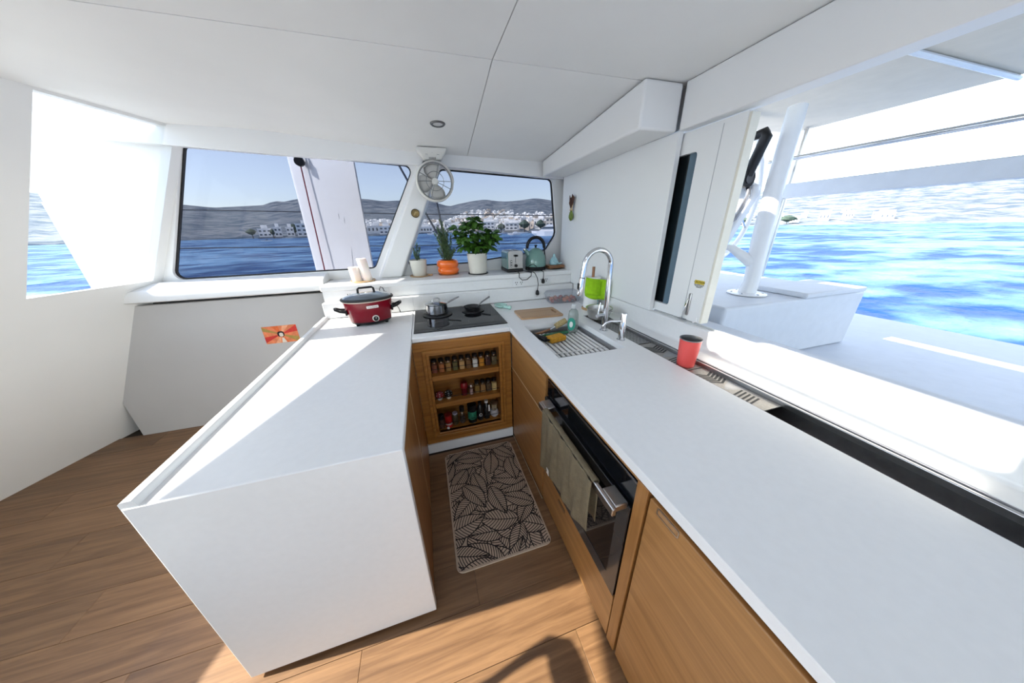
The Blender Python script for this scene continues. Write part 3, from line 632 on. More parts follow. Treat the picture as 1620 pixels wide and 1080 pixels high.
# ------------------------------------------------------------------ potted plants
POTW = mat('cream_ceramic', (0.68, 0.66, 0.58, 1), 0.4, var=0.02)
SOIL = mat('soil', (0.03, 0.02, 0.014, 1), 0.9, var=0.4, scale=80)
ORANGE = mat('orange_glaze', (0.90, 0.16, 0.01, 1), 0.18, var=0.04, coat=0.7)
COPPER = mat('copper_saucer', (0.40, 0.17, 0.08, 1), 0.35, 0.3)
ROS = mat('rosemary_green', (0.16, 0.25, 0.12, 1), 0.6, var=0.6, scale=30)
STEMM = mat('plant_stem', (0.10, 0.11, 0.04, 1), 0.6)
BAS = mat('basil_green', (0.040, 0.118, 0.010, 1), 0.42, var=0.35, scale=18, coat=0.15)
def saucer(x_, y_, r_, m_, lab, thick=0.009):
    t = thing('pot_saucer', lab, 'saucer', (x_, y_, SILLZ))
    MB().lathe([(0, 0), (r_-0.008, 0), (r_, 0.004), (r_, thick), (r_-0.004, thick), (r_-0.008, 0.005), (0, 0.005)], 36).build('dish', m_, t)
    return t
saucer(-0.052, 2.690, 0.088, BAMB, 'round wooden saucer under the smallest potted herb').children
tn = bpy.data.objects['pot_saucer']; MB().tube([(0.075, -0.03, 0.0088), (0.105, -0.045, 0.011)], [0.008, 0.008], 8).build('grip', BAMB, tn)
saucer(0.200, 2.690, 0.092, COPPER, 'copper coloured saucer under the orange pot')
saucer(0.462, 2.62, 0.092, IRON, 'black saucer under the basil pot')
def rosemary(par, base, top_pts, needle_len, dens, seed, spread):
    rn = random.Random(seed); st_, nd = MB(), MB()
    for tp_, r0 in top_pts:
        b0 = Vector(base)+Vector((rn.uniform(-spread, spread), rn.uniform(-spread, spread), 0)); t0 = Vector(tp_)
        pts = [b0.lerp(t0, k/6)+Vector((rn.uniform(-1, 1), rn.uniform(-1, 1), 0))*0.006 for k in range(7)]
        st_.tube(pts, [r0*(1-0.1*k) for k in range(7)], 5)
        L = (t0-b0).length; n = int(L*dens)
        for k in range(n):
            f = 0.12+0.88*k/n; i = min(5, int(f*6)); p = pts[i].lerp(pts[i+1], f*6-i)
            a = rn.uniform(0, 2*math.pi); up = rn.uniform(0.3, 0.9)
            d = Vector((math.cos(a), math.sin(a), up)).normalized(); l = needle_len*rn.uniform(0.7, 1.15)*(1 if f < 0.9 else 0.7)
            sd_ = d.cross(Vector((0, 0, 1))).normalized()*0.0034; q_ = p+d*l
            nd.add([p-sd_, p+sd_, q_+sd_*0.7, q_-sd_*0.7, p+d*l*0.5+Vector((0, 0, 0.0015))], [(0, 1, 4), (1, 2, 4), (2, 3, 4), (3, 0, 4)])
    st_.build('stems', STEMM, par); o = nd.build('needles', ROS, par, smooth=False); o['kind'] = 'stuff'
p1 = thing('potted_rosemary', 'smallest potted herb, sparse rosemary in a cream pot by the pillar', 'potted plant', (-0.054, 2.690, SILLZ+0.0055))
MB().lathe([(0, 0), (0.055, 0), (0.058, 0.004), (0.074, 0.132), (0.074, 0.136), (0.070, 0.136), (0.068, 0.12)], 36).build('pot', POTW, p1)
MB().lathe([(0.0695, 0.122), (0, 0.126)], 24).build('soil', SOIL, p1)
rosemary(p1, (0, 0, 0.12), [((-0.03, 0, 0.235), 0.002), ((0.005, 0.01, 0.275), 0.0025), ((0.03, -0.01, 0.245), 0.002), ((-0.015, 0.02, 0.21), 0.0015)], 0.022, 460, 3, 0.012)
p2 = thing('orange_potted_rosemary', 'tall bushy rosemary in a glossy orange double-ring pot', 'potted plant', (0.200, 2.690, SILLZ+0.0055))
sw = lambda a, z: 1+0.016*math.sin(3*a+55*z)
MB().lathe([(0, 0), (0.075, 0), (0.090, 0.012), (0.098, 0.034), (0.092, 0.055), (0.086, 0.060), (0.092, 0.066), (0.099, 0.090), (0.092, 0.112), (0.078, 0.124), (0.070, 0.124), (0.066, 0.115)], 48, fn=sw).build('pot', ORANGE, p2)
MB().lathe([(0.068, 0.116), (0, 0.120)], 24).build('soil', SOIL, p2)
tops = []
for k in range(30):
    zt_ = rnd.uniform(0.20, 0.41); wd_ = 0.105*(1-(zt_-0.18)/0.36)
    tops.append(((0.02-0.16*(zt_-0.16)+rnd.uniform(-wd_, wd_), rnd.uniform(-wd_, wd_)*0.7, zt_), 0.0025))
tops += [((-0.030, 0, 0.455), 0.003), ((-0.012, 0.01, 0.44), 0.003), ((-0.055, 0.0, 0.40), 0.003), ((0.062, -0.02, 0.20), 0.0025), ((0.07, 0, 0.23), 0.0025), ((-0.085, 0, 0.35), 0.0025)]
rosemary(p2, (0.0, 0, 0.116), tops, 0.026, 380, 5, 0.035)
p3_ = thing('potted_basil', 'full leafy basil plant in a cream pot, largest of the plants', 'potted plant', (0.462, 2.62, SILLZ+0.0055))
MB().lathe([(0, 0), (0.074, 0), (0.078, 0.004), (0.091, 0.170), (0.091, 0.175), (0.087, 0.175), (0.085, 0.16)], 40).build('pot', POTW, p3_)
MB().lathe([(0.086, 0.162), (0, 0.166)], 24).build('soil', SOIL, p3_)
def leaf_mesh(k):
    rn = random.Random(k); b = MB(); n, mcols = 7, 4; vs = []; L, Wd = 0.062, 0.021
    for i in range(n):
        t = i/(n-1); wd = Wd*math.sin(math.pi*min(1, t*0.94+0.03))**0.75
        for j in range(-2, 3):
            s_ = j/2; vs.append((t*L, s_*wd, 0.016*math.sin(t*math.pi)*(1-0.6*s_*s_)-0.020*t*t+0.004*abs(s_)*math.sin(9*t)))
    fs = [(i*5+j, i*5+j+1, i*5+j+6, i*5+j+5) for i in range(n-1) for j in range(4)]
    b.add(vs, fs); o = b.build('leaf', BAS, None, angle=80); return o
protos = [leaf_mesh(k) for k in range(2)]
lm = [o.data for o in protos]
for o in protos: bpy.data.objects.remove(o)
stm = MB()
clusters = [(-0.155, -0.01, 0.37, 0.045), (-0.12, -0.02, 0.31, 0.055), (-0.06, 0.01, 0.395, 0.045), (-0.005, -0.01, 0.435, 0.040), (0.03, 0.02, 0.385, 0.045), (0.09, -0.01, 0.335, 0.055), (0.140, -0.02, 0.325, 0.050), (0.155, 0.0, 0.27, 0.05),
            (0.02, -0.04, 0.31, 0.06), (-0.05, -0.04, 0.28, 0.06), (-0.10, 0.02, 0.24, 0.05), (0.09, -0.03, 0.245, 0.055), (0.02, -0.05, 0.225, 0.055), (-0.05, 0.04, 0.33, 0.05), (0.05, 0.05, 0.29, 0.06), (-0.03, -0.05, 0.215, 0.04), (-0.095, -0.03, 0.225, 0.045), (0.10, 0.0, 0.21, 0.05), (0.0, 0.03, 0.25, 0.05), (0.12, -0.03, 0.29, 0.05), (-0.13, 0.0, 0.285, 0.05)]
rn = random.Random(11); cnt = 0
for cx_, cy_, cz_, cr_ in clusters:
    stm.tube([(rn.uniform(-0.03, 0.03), rn.uniform(-0.03, 0.03), 0.165), (cx_*0.6, cy_*0.6, 0.17+(cz_-0.17)*0.5), (cx_, cy_, cz_-0.01)], [0.003, 0.0025, 0.0018], 6)
    for k in range(14):
        a = rn.uniform(0, 2*math.pi); e = rn.uniform(-0.5, 0.75)
        d = Vector((math.cos(a)*math.cos(e), math.sin(a)*math.cos(e), math.sin(e)))
        o = bpy.data.objects.new('leaf', lm[k % 2]); C.objects.link(o); o.parent = p3_
        base = Vector((cx_, cy_, cz_))+d*cr_*rn.uniform(0.05, 0.45)
        o.matrix_local = Matrix.Translation(base) @ d.to_track_quat('X', 'Z').to_matrix().to_4x4() @ Matrix.Rotation(rn.uniform(-0.6, 0.6), 4, 'X') @ Matrix.Scale(rn.uniform(0.9, 1.3), 4)
stm.build('stems', STEMM, p3_)

# ------------------------------------------------------------------ sink and its contents
sk = thing('sink', 'undermount stainless steel sink in the right worktop', 'sink', (0, 0, 0))
SZ = 0.70
b = MB()
L0 = rr([(SX0, SY0), (SX1, SY0), (SX1, SY1), (SX0, SY1)], 0.020, 5); n = len(L0)
L1 = rr([(SX0+0.006, SY0+0.006), (SX1-0.006, SY0+0.006), (SX1-0.006, SY1-0.006), (SX0+0.006, SY1-0.006)], 0.020, 5)
ctr = (0.80, 1.455)
rows = [[(x, y_, 0.866) for x, y_ in L0], [(x, y_, 0.862) for x, y_ in L1], [(x, y_, SZ+0.02) for x, y_ in L1], [(ctr[0]+(x-ctr[0])*0.95, ctr[1]+(y_-ctr[1])*0.95, SZ) for x, y_ in L1], [(ctr[0]+(x-ctr[0])*0.1, ctr[1]+(y_-ctr[1])*0.1, SZ-0.004) for x, y_ in L1]]
vs = [p for r_ in rows for p in r_]
fs = [(k*n+i, k*n+(i+1) % n, (k+1)*n+(i+1) % n, (k+1)*n+i) for k in range(4) for i in range(n)]+[tuple(4*n+i for i in range(n))]
b.add(vs, fs).build('bowl', mat('sink_steel', (0.42, 0.42, 0.43, 1), 0.34, 1.0, var=0.08, scale=25), sk)
# worktop edge thickness shows as a white rim inside the cut-out
MB().lathe([(0.045, SZ-0.003), (0.04, SZ-0.002), (0.02, SZ-0.004), (0, SZ-0.004)], 24, c=(0.80, 1.455, 0)).build('drain', CHROME, sk)
sl_ = MB().box(SX1-0.030, SX1-0.006, SY0+0.02, SY1-0.02, 0.822, 0.828); sl_.box(SX0+0.006, SX0+0.022, SY0+0.02, SY1-0.02, 0.822, 0.828)
sl_.build('ledge', STEEL, sk)
rk = thing('drying_rack', 'white roll-up slatted drying rack resting inside the sink', 'rack', (0, 0, 0.8285))
RW = mat('rack_white', (0.82, 0.81, 0.78, 1), 0.4, var=0.02)
for k in range(12):
    x_ = 0.634+0.0318*k
    if x_ > 0.985: break
    MB().box(x_-0.0095, x_+0.0095, 1.305, 1.690, 0.001, 0.0125).build('slat', RW, rk, bevel=0.004)
for y_ in (1.345, 1.655):
    MB().tube([(0.612, y_, 0.0145), (0.99, y_, 0.0145)], 0.0032, 6).build('cord', RW, rk)
RZ = 0.843
sg = thing('sponge', 'mustard yellow sponge on the white drying rack', 'sponge', (0.748, 1.530, RZ+0.003), math.radians(14))
MB().box(-0.060, 0.060, -0.035, 0.035, 0.0, 0.034).build('foam', mat('sponge_yellow', (0.50, 0.24, 0.012, 1), 0.85, var=0.25, scale=90, bump=0.5, bscale=120), sg, bevel=0.008, bseg=3)
br = thing('dish_brush', 'wooden-handled bristle brush lying behind the sponge', 'brush', (0.70, 1.655, RZ+0.004), math.radians(6))
MB().tube([(-0.085, 0, 0.012), (0.0, 0, 0.016), (0.065, 0, 0.028)], [0.006, 0.009, 0.008], 10).build('handle', WBOARD, br)
MB().tube([(0.060, 0, 0.027), (0.115, 0, 0.046)], [0.0035, 0.0035], 8).build('ferrule', CHROME, br)
MB().tube([(0.110, 0, 0.045), (0.145, 0.002, 0.058), (0.190, 0.004, 0.074)], [0.019, 0.021, 0.019], 14).build('bristles', mat('bristle_tan', (0.45, 0.34, 0.16, 1), 0.9, var=0.3, scale=120, bump=0.6, bscale=200), br)
gb = thing('green_scrubber', 'dark green brush wedged behind the yellow sponge', 'brush', (0.80, 1.620, RZ+0.003), math.radians(8))
MB().box(-0.10, 0.085, -0.018, 0.018, 0.0, 0.018).build('head', mat('bottle_green', (0.008, 0.10, 0.04, 1), 0.5), gb, bevel=0.006)
MB().tube([(-0.09, 0, 0.012), (-0.165, -0.012, 0.014)], [0.010, 0.007], 8).build('handle', MATS['bottle_green'], gb)
bb = thing('black_brush', 'black bristled brush in the sink corner left of the sponge', 'brush', (0.648, 1.590, RZ+0.003), math.radians(-62))
MB().tube([(-0.05, 0, 0.016), (0.07, 0, 0.016)], [0.016, 0.016], 12).build('bristles', mat('black_bristle', (0.02, 0.02, 0.022, 1), 0.8, bump=0.7, bscale=160), bb)
MB().tube([(0.07, 0, 0.016), (0.10, 0, 0.018)], [0.008, 0.006], 8).build('handle', BLACK, bb)
bt = thing('soap_bottle', 'clear bottle of washing-up liquid standing in the sink corner', 'bottle', (0.925, 1.640, RZ+0.003)); bt.scale = (1.04, 1.04, 1.14)
BOT = glassy('clear_plastic', (0.80, 0.84, 0.82, 1), 0.10, 0.08, 0.72, (0.36, 0.40, 0.38, 1))
MB().lathe([(0, 0), (0.030, 0), (0.034, 0.006), (0.035, 0.060), (0.033, 0.110), (0.028, 0.132), (0.014, 0.146), (0.012, 0.150)], 32, sx=1.05, sy=0.8).build('body', BOT, bt)
MB().lathe([(0.0135, 0.148), (0.0145, 0.150), (0.0145, 0.170), (0.012, 0.174), (0, 0.175)], 20).build('cap', mat('clear_cap', (0.55, 0.57, 0.57, 1), 0.3), bt)
vs = []; fs = []
for i in range(9):
    for j in range(7):
        a = math.radians(-160+90*j/6); z_ = 0.018+0.078*i/8; wv = math.sqrt(max(0, 1-((i-4)/4.2)**2)); a = math.radians(-130)+(a-math.radians(-115))*wv
        vs.append((0.0372*1.05*math.cos(a), 0.0372*0.8*math.sin(a), z_))
fs = [(i*7+j, i*7+j+1, i*7+j+8, i*7+j+7) for i in range(8) for j in range(6)]
lb = MB().add(vs, fs).build('label', mat('teal_label', (0.03, 0.30, 0.22, 1), 0.5), bt)
vs2 = []
for i in range(7):
    for j in range(5):
        wv = math.sqrt(max(0, 1-((i-3)/3.2)**2)); a = math.radians(-130)+math.radians(-18+36*j/4)*wv; z_ = 0.038+0.036*i/6
        vs2.append((0.0382*1.05*math.cos(a), 0.0382*0.8*math.sin(a), z_))
MB().add(vs2, [(i*5+j, i*5+j+1, i*5+j+6, i*5+j+5) for i in range(6) for j in range(4)]).build('label_emblem', mat('label_white', (0.75, 0.78, 0.75, 1), 0.5), lb)

# faucet and soap pump
fc = thing('faucet', 'tall chrome gooseneck faucet behind the sink', 'faucet', (1.055, 1.467, 0.9002))
MB().lathe([(0, 0), (0.026, 0), (0.026, 0.005), (0.020, 0.009), (0.0175, 0.012)], 28).build('flange', CHROME, fc)
MB().tube([(0, 0, 0.008), (0, 0, 0.20), (0, 0, 0.412)]+arc((-0.088, 0, 0.412), 0.088, 10, 172, 22)+[(-0.180, 0, 0.380), (-0.184, 0, 0.350)], [0.0175, 0.0165, 0.0155]+[0.0150]*22+[0.015, 0.015], 18).build('neck', CHROME, fc)
MB().tube([(-0.1843, 0, 0.3485), (-0.1846, 0, 0.3455)], 0.0152, 16).build('joint_ring', BLACK, fc)
hd = MB().tube([(-0.1848, 0, 0.345), (-0.190, 0, 0.300), (-0.196, 0, 0.250), (-0.197, 0, 0.243)], [0.0165, 0.0175, 0.0185, 0.0165], 18).build('spray_head', CHROME, fc)
MB().box(-0.2095, -0.2035, -0.010, 0.010, 0.278, 0.318).build('spray_button', BLACK, hd, bevel=0.002)
lv = MB().tube([(-0.012, 0, 0.105), (-0.055, -0.012, 0.107), (-0.072, -0.016, 0.108)], [0.012, 0.012, 0.0115], 14).build('lever_hub', CHROME, fc)
MB().tube([(-0.066, -0.015, 0.112), (-0.052, -0.012, 0.190)], [0.0045, 0.0035], 8).build('lever', CHROME, lv)
pp = thing('soap_pump', 'short chrome soap dispenser with a side spout, right of the faucet', 'soap dispenser', (1.055, 1.293, 0.9002))
MB().lathe([(0, 0), (0.025, 0), (0.025, 0.004), (0.019, 0.008), (0.0185, 0.012), (0.0185, 0.158), (0.0165, 0.163), (0, 0.163)], 26).build('column', CHROME, pp)
MB().tube([(-0.012, 0, 0.118), (-0.060, 0.03, 0.112), (-0.082, 0.045, 0.100), (-0.095, 0.053, 0.078)], [0.0085, 0.0085, 0.0085, 0.008], 12).build('spout', CHROME, pp)

# channel behind the sink with its inserts
chn = thing('drain_channel', 'long dark steel channel set along the back of the worktop', 'channel', (0, 0, 0))
CX0, CX1 = 1.1005, 1.2365
cz = MB()
cz.box(CX0, CX1, -1.0, 1.795, 0.800, 0.803); cz.box(CX0, CX0+0.003, -1.0, 1.795, 0.803, 0.899); cz.box(CX1-0.003, CX1, -1.0, 1.795, 0.803, 0.907); cz.box(CX0, CX1, 1.792, 1.797, 0.80, 0.899); cz.box(CX0, CX1, -1.003, -0.998, 0.80, 0.899)
cz.build('trough', DSTEEL, chn, smooth=False)
MB().box(CX1-0.016, CX1-0.0032, -0.99, 1.78, 0.880, 0.9035).build('back_rail', STEEL, chn, bevel=0.003)
PERF = mat('perforated_steel', (0.25, 0.245, 0.24, 1), 0.42, 0.9, var=0.35, scale=160)
TANST = mat('tray_steel', (0.30, 0.285, 0.265, 1), 0.42, 0.8, var=0.12, scale=140)
t = thing('perforated_tray', 'grey perforated tray insert behind the faucet', 'tray', (0, 0, 0))
MB().box(CX0+0.005, CX1-0.018, 1.225, 1.780, 0.884, 0.889).build('plate', PERF, t, bevel=0.001)
hm = MB()
for i in range(4):
    for j in range(36): hm.lathe([(0.0032, 0.0), (0, 0.0003)], 6, c=(CX0+0.022+0.024*i+(0.012 if j % 2 else 0), 1.235+0.0148*j, 0.8892))
o = hm.build('holes', RUBBER, t); o['kind'] = 'stuff'
def grate(y0, y1, lab):
    t = thing('grate_insert', lab, 'grate', (0, 0, 0), group='slotted steel grates in the channel')
    xa, xb = CX0+0.005, CX1-0.018; ym = (y0+y1)/2
    MB().box(xa, xb, y0, y1, 0.882, 0.8875).build('plate', TANST, t, bevel=0.001)
    nx = 0
    for k in range(5):
        yk = ym+0.025+0.017*k
        MB().add([(xa+0.006, yk+0.030, 0.8879), (xa+0.006, yk+0.0405, 0.8879), (xa+0.062, yk+0.0105, 0.8879), (xa+0.062, yk, 0.8879)], [(0, 1, 2, 3)]).build('slot', RUBBER, t, smooth=False)
        MB().add([(xa+0.062, yk, 0.8879), (xa+0.062, yk+0.0105, 0.8879), (xb-0.006, yk+0.0325, 0.8879), (xb-0.006, yk+0.022, 0.8879)], [(0, 1, 2, 3)]).build('slot', RUBBER, t, smooth=False)
    for k in range(5):
        yk = y0+0.050+0.016*k
        MB().add([(xa+0.006, yk-0.010, 0.8879), (xa+0.006, yk-0.002, 0.8879), (xb-0.030, yk+0.014, 0.8879), (xb-0.030, yk+0.006, 0.8879)], [(0, 1, 2, 3)]).build('slot', RUBBER, t, smooth=False)
    MB().add([(xa+0.02, ym-0.012, 0.8878), (xa+0.062, ym+0.016, 0.8878), (xb-0.002, ym+0.034, 0.8878), (xb-0.002, ym-0.046, 0.8878)], [(0, 1, 2, 3)]).build('recess', DSTEEL, t, smooth=False)
grate(0.890, 1.218, 'slotted steel grate insert carrying the coral cup, farther one')
grate(0.555, 0.884, 'slotted steel grate insert nearer than the coral cup')
cu = thing('cup', 'coral red tumbler standing on the channel grate', 'cup', (1.160, 0.935, 0.8882))
MB().lathe([(0, 0), (0.036, 0), (0.038, 0.004), (0.046, 0.136)], 40).build('body', mat('coral_red', (0.78, 0.095, 0.085, 1), 0.35, var=0.03), cu)
MB().lathe([(0.0455, 0.134), (0.0480, 0.137), (0.0475, 0.140), (0.0445, 0.139), (0.0350, 0.010), (0, 0.008)], 40).build('lining', mat('grey_lining', (0.20, 0.20, 0.20, 1), 0.35, 0.5), cu)
cl = thing('colander', 'small steel bowl on the channel behind the faucet', 'bowl', (1.158, 1.690, 0.9092))
MB().lathe([(0, 0.0), (0.062, 0.0), (0.072, 0.006), (0.088, 0.070), (0.094, 0.072), (0.094, 0.076), (0.085, 0.074), (0.069, 0.010), (0, 0.006)], 40).build('bowl', mat('bowl_steel', (0.50, 0.49, 0.47, 1), 0.30, 1.0, var=0.08), cl)
MB().tube([(0.03, -0.088, 0.070), (0.03, -0.108, 0.071), (0, -0.115, 0.071), (-0.03, -0.108, 0.071), (-0.03, -0.088, 0.070)], 0.003, 6).build('grip', STEEL, cl)

# ------------------------------------------------------------------ worktop odds and ends
cbd = thing('cutting_board', 'bamboo cutting board with a slot handle beside the sink', 'cutting board', (0.795, 1.958, 0.9003), math.radians(-2.5))
BRD = wood('board_bamboo', (0.36, 0.205, 0.095, 1), (0.52, 0.33, 0.175, 1), 'x', per_object=False, across=70)
oo = rr([(-0.165, -0.112), (0.165, -0.112), (0.165, 0.112), (-0.165, 0.112)], 0.014, 5)
hh = rr([(0.118, -0.045), (0.138, -0.045), (0.138, 0.045), (0.118, 0.045)], 0.0095, 5)
bb_ = MB()
bb_.ring(rep([(0.085, -0.112), (0.155, -0.112), (0.155, 0.112), (0.085, 0.112)], 5), hh, lambda u, v, d: (u, v, d), 0.013)
bb_.prism([(-0.155, -0.112), (0.085, -0.112), (0.085, 0.112), (-0.155, 0.112)], 'z', 0, 0.013)
bb_.prism([(0.155, -0.112), (0.165, -0.102), (0.165, 0.102), (0.155, 0.112)], 'z', 0, 0.013)
bb_.prism([(-0.155, -0.112), (-0.155, 0.112), (-0.165, 0.102), (-0.165, -0.102)], 'z', 0, 0.013)
bb_.build('slab', BRD, cbd, smooth=False)
sr = thing('spoon_rest', 'pale mint ceramic spoon rest on the worktop right of the hob', 'spoon rest', (0.572, 2.255, 0.9003), math.radians(-62))
MNT2 = mat('pale_mint', (0.42, 0.66, 0.58, 1), 0.25, var=0.03, coat=0.3)
MB().lathe([(0, 0.003), (0.030, 0.002), (0.046, 0.012), (0.052, 0.024), (0.050, 0.025), (0.043, 0.014), (0.028, 0.006), (0, 0.006)], 30, sx=1.15).build('bowl', MNT2, sr)
MB().tube([(0.045, 0, 0.017), (0.075, 0, 0.015), (0.115, 0, 0.0175), (0.125, 0, 0.0175)], [0.016, 0.013, 0.017, 0.008], 12).build('handle', MNT2, sr)
cs = thing('fruit_clamshell', 'clear plastic punnet of red fruit in the worktop corner', 'container', (1.150, 2.255, 0.9003), math.radians(-6))
CLP = glassy('clamshell_plastic', (0.90, 0.92, 0.95, 1), 0.16, 0.12, 0.84, (0.55, 0.57, 0.62, 1))
def rbox(hx, hy, z0, z1, tap, ribs=True):
    b = MB(); vs = []; lp = rr([(-hx, -hy), (hx, -hy), (hx, hy), (-hx, hy)], 0.035, 8); n = len(lp)
    for k in range(5):
        t = k/4; s_ = 1-tap*(1-t)
        for i, (x, y_) in enumerate(lp):
            q = 1+(0.012*((i % 2)*2-1) if 0 < k < 4 else 0); vs.append((x*s_*q, y_*s_*q, z0+(z1-z0)*t))
    return b.add(vs, [(k*n+i, k*n+(i+1) % n, (k+1)*n+(i+1) % n, (k+1)*n+i) for k in range(4) for i in range(n)]), lp, vs, n
b, lp, vs, n = rbox(0.152, 0.088, 0.002, 0.062, 0.14); b.add([], []); b.f.append(tuple(range(n))); b.mi.append(0); b.build('tray', CLP, cs)
b, lp, vs, n = rbox(0.156, 0.092, 0.092, 0.063, 0.12); b.f.append(tuple(range(n))); b.mi.append(0); b.build('lid', CLP, cs)
FRU = [mat('berry_red', (0.42, 0.03, 0.02, 1), 0.4), mat('berry_dark', (0.10, 0.015, 0.02, 1), 0.4), mat('berry_orange', (0.60, 0.16, 0.05, 1), 0.4)]
rn = random.Random(4)
for k in range(15):
    a_ = 0.016+rn.random()*0.006
    fx, fy = (-0.105+0.052*(k % 5)+rn.uniform(-0.006, 0.006), (-0.048+0.047*(k//5))+rn.uniform(-0.004, 0.004))
    f_ = thing('berry', 'small red fruit inside the clear plastic punnet', 'fruit', (0, 0, 0), 0, 'fruit in the plastic punnet')
    f_.location = Matrix.Translation((1.150, 2.255, 0.9003)) @ Matrix.Rotation(math.radians(-6), 4, 'Z') @ Vector((fx, fy, 0.0045))
    MB().lathe([(0, 0), (a_*0.7, a_*0.3), (a_, a_), (a_*0.75, a_*1.7), (0.003, a_*1.95), (0, a_*1.9)], 14).build('flesh', FRU[k % 3], f_)
    MB().tube([(0, 0, a_*1.9), (0.003, 0, a_*1.9+0.006)], 0.0015, 5).build('stalk', STEMM, f_)
ph = thing('paper_towel_holder', 'wooden paper towel stand by the right wall', 'holder', (1.248, 1.945, 0.9003))
MB().lathe([(0, 0), (0.068, 0), (0.070, 0.003), (0.070, 0.014), (0.067, 0.017), (0, 0.017)], 36).build('base', BAMB, ph)
MB().tube([(0, 0, 0.016), (0, 0, 0.335)], 0.011, 14).build('post', WBOARD, ph)
pr = thing('paper_roll', 'white paper towel roll with a teal print on the wooden stand', 'paper roll', (1.248, 1.945, 0.9178))
PAPER = mat('paper_white', (0.80, 0.80, 0.79, 1), 0.85, var=0.02, bump=0.15, bscale=200)
MB().lathe([(0.0135, 0), (0.060, 0), (0.060, 0.240), (0.0135, 0.240), (0.0135, 0)], 40).build('sheet_roll', PAPER, pr)
TEAL = mat('teal_print', (0.05, 0.38, 0.42, 1), 0.7)
for k, (z_, hgt, da) in enumerate(((0.075, 0.030, 0.15), (0.050, 0.018, 0.12), (0.030, 0.014, 0.10))):
    vs = []
    for i in range(2):
        for j in range(7): a = math.radians(-62)-da+2*da*j/6; vs.append((0.0606*math.cos(a), 0.0606*math.sin(a), z_+hgt*i))
    MB().add(vs, [(j, j+1, j+8, j+7) for j in range(6)]).build('print_mark', TEAL, pr)
# green microfibre cloth draped round the roll
gc = thing('microfibre_cloth', 'lime green microfibre cloth draped over the paper towel roll', 'cloth', (1.248, 1.945, 0.9178))
path = []
for k in range(15):
    a = math.radians(188+100*k/14); path.append((0.0635*math.cos(a), 0.0635*math.sin(a)))
path += [(0.035, -0.066), (0.048, -0.082), (0.058, -0.105), (0.066, -0.125), (0.068, -0.142)]
def cloth(path, z_top, z_bot, off, rz=10):
    vs = []; n_ = len(path)
    for i, (x, y_) in enumerate(path):
        t = Vector(path[min(i+1, n_-1)])-Vector(path[max(i-1, 0)]); nn = Vector((t.y, -t.x)).normalized(); f = i/(n_-1)
        for j in range(rz+1):
            g_ = j/rz; zt = z_top(f); zb = z_bot(f); wv = 0.0022*math.sin(9*f+5*g_)+off+0.002
            vs.append((x+nn.x*wv, y_+nn.y*wv, zb+(zt-zb)*g_))
    return MB().add(vs, [(i*(rz+1)+j, (i+1)*(rz+1)+j, (i+1)*(rz+1)+j+1, i*(rz+1)+j+1) for i in range(n_-1) for j in range(rz)])
LIME = mat('lime_microfibre', (0.33, 0.62, 0.008, 1), 0.9, var=0.12, scale=40, bump=0.6, bscale=260)
cloth(path, lambda f: 0.243-0.018*f, lambda f: 0.100-0.028*math.sin(f*2.2), 0.0).build('outer_fold', LIME, gc, solid=0.003, angle=80)
cloth(path[:16], lambda f: 0.235-0.016*f, lambda f: 0.118-0.018*f, 0.0045).build('front_fold', LIME, gc, solid=0.003, angle=80)

# dried garlic and pepper charm on the wall
gl = thing('dried_bundle', 'dried herb bundle with a green avocado-like charm hung on the right wall', 'wall decoration', (1.329, 2.475, 1.570))
MB().lathe([(0, 0), (0.014, 0.008), (0.026, 0.030), (0.025, 0.048), (0.013, 0.078), (0.008, 0.092), (0, 0.094)], 20, c=(-0.022, 0, 0), sx=0.75).build('green_charm', mat('charm_green', (0.14, 0.20, 0.03, 1), 0.5, var=0.25, scale=30), gl)
HUSK = mat('husk_cream', (0.55, 0.42, 0.26, 1), 0.8, var=0.2); DRY = mat('dried_brown', (0.085, 0.040, 0.028, 1), 0.9, var=0.5, scale=60)
rn = random.Random(9)
for k in range(9):
    a = -0.7+1.4*k/8; MB().tube([(-0.020, 0.0, 0.075), (-0.024, 0.018*math.sin(a), 0.105), (-0.022, 0.05*math.sin(a)+rn.uniform(-.004, .004), 0.115+0.035*math.cos(a))], [0.006, 0.006, 0.002], 6).build('husk', HUSK, gl)
for k in range(16):
    a = rn.uniform(-0.42, 0.42); l = rn.uniform(0.09, 0.125); MB().tube([(-0.020, 0.0, 0.095), (-0.022-rn.random()*0.014, -0.004+l*0.55*math.sin(a), 0.095+l*0.55), (-0.018-rn.random()*0.012, -0.006+l*math.sin(a)*0.75, 0.095+l*math.cos(a))], [0.006, 0.009, 0.003], 6).build('sprig', DRY, gl)
MB().tube([(-0.010, -0.012, 0.090), (-0.036, 0, 0.090), (-0.010, 0.012, 0.090)], 0.004, 6).build('binding', mat('raffia', (0.5, 0.33, 0.18, 1), 0.8), gl)
for k in range(3): MB().tube([(-0.020, 0.010, 0.070-0.011*k), (-0.024, 0.030, 0.068-0.012*k)], 0.003, 6).build('striped_tail', [BLACK, HUSK][k % 2], gl)

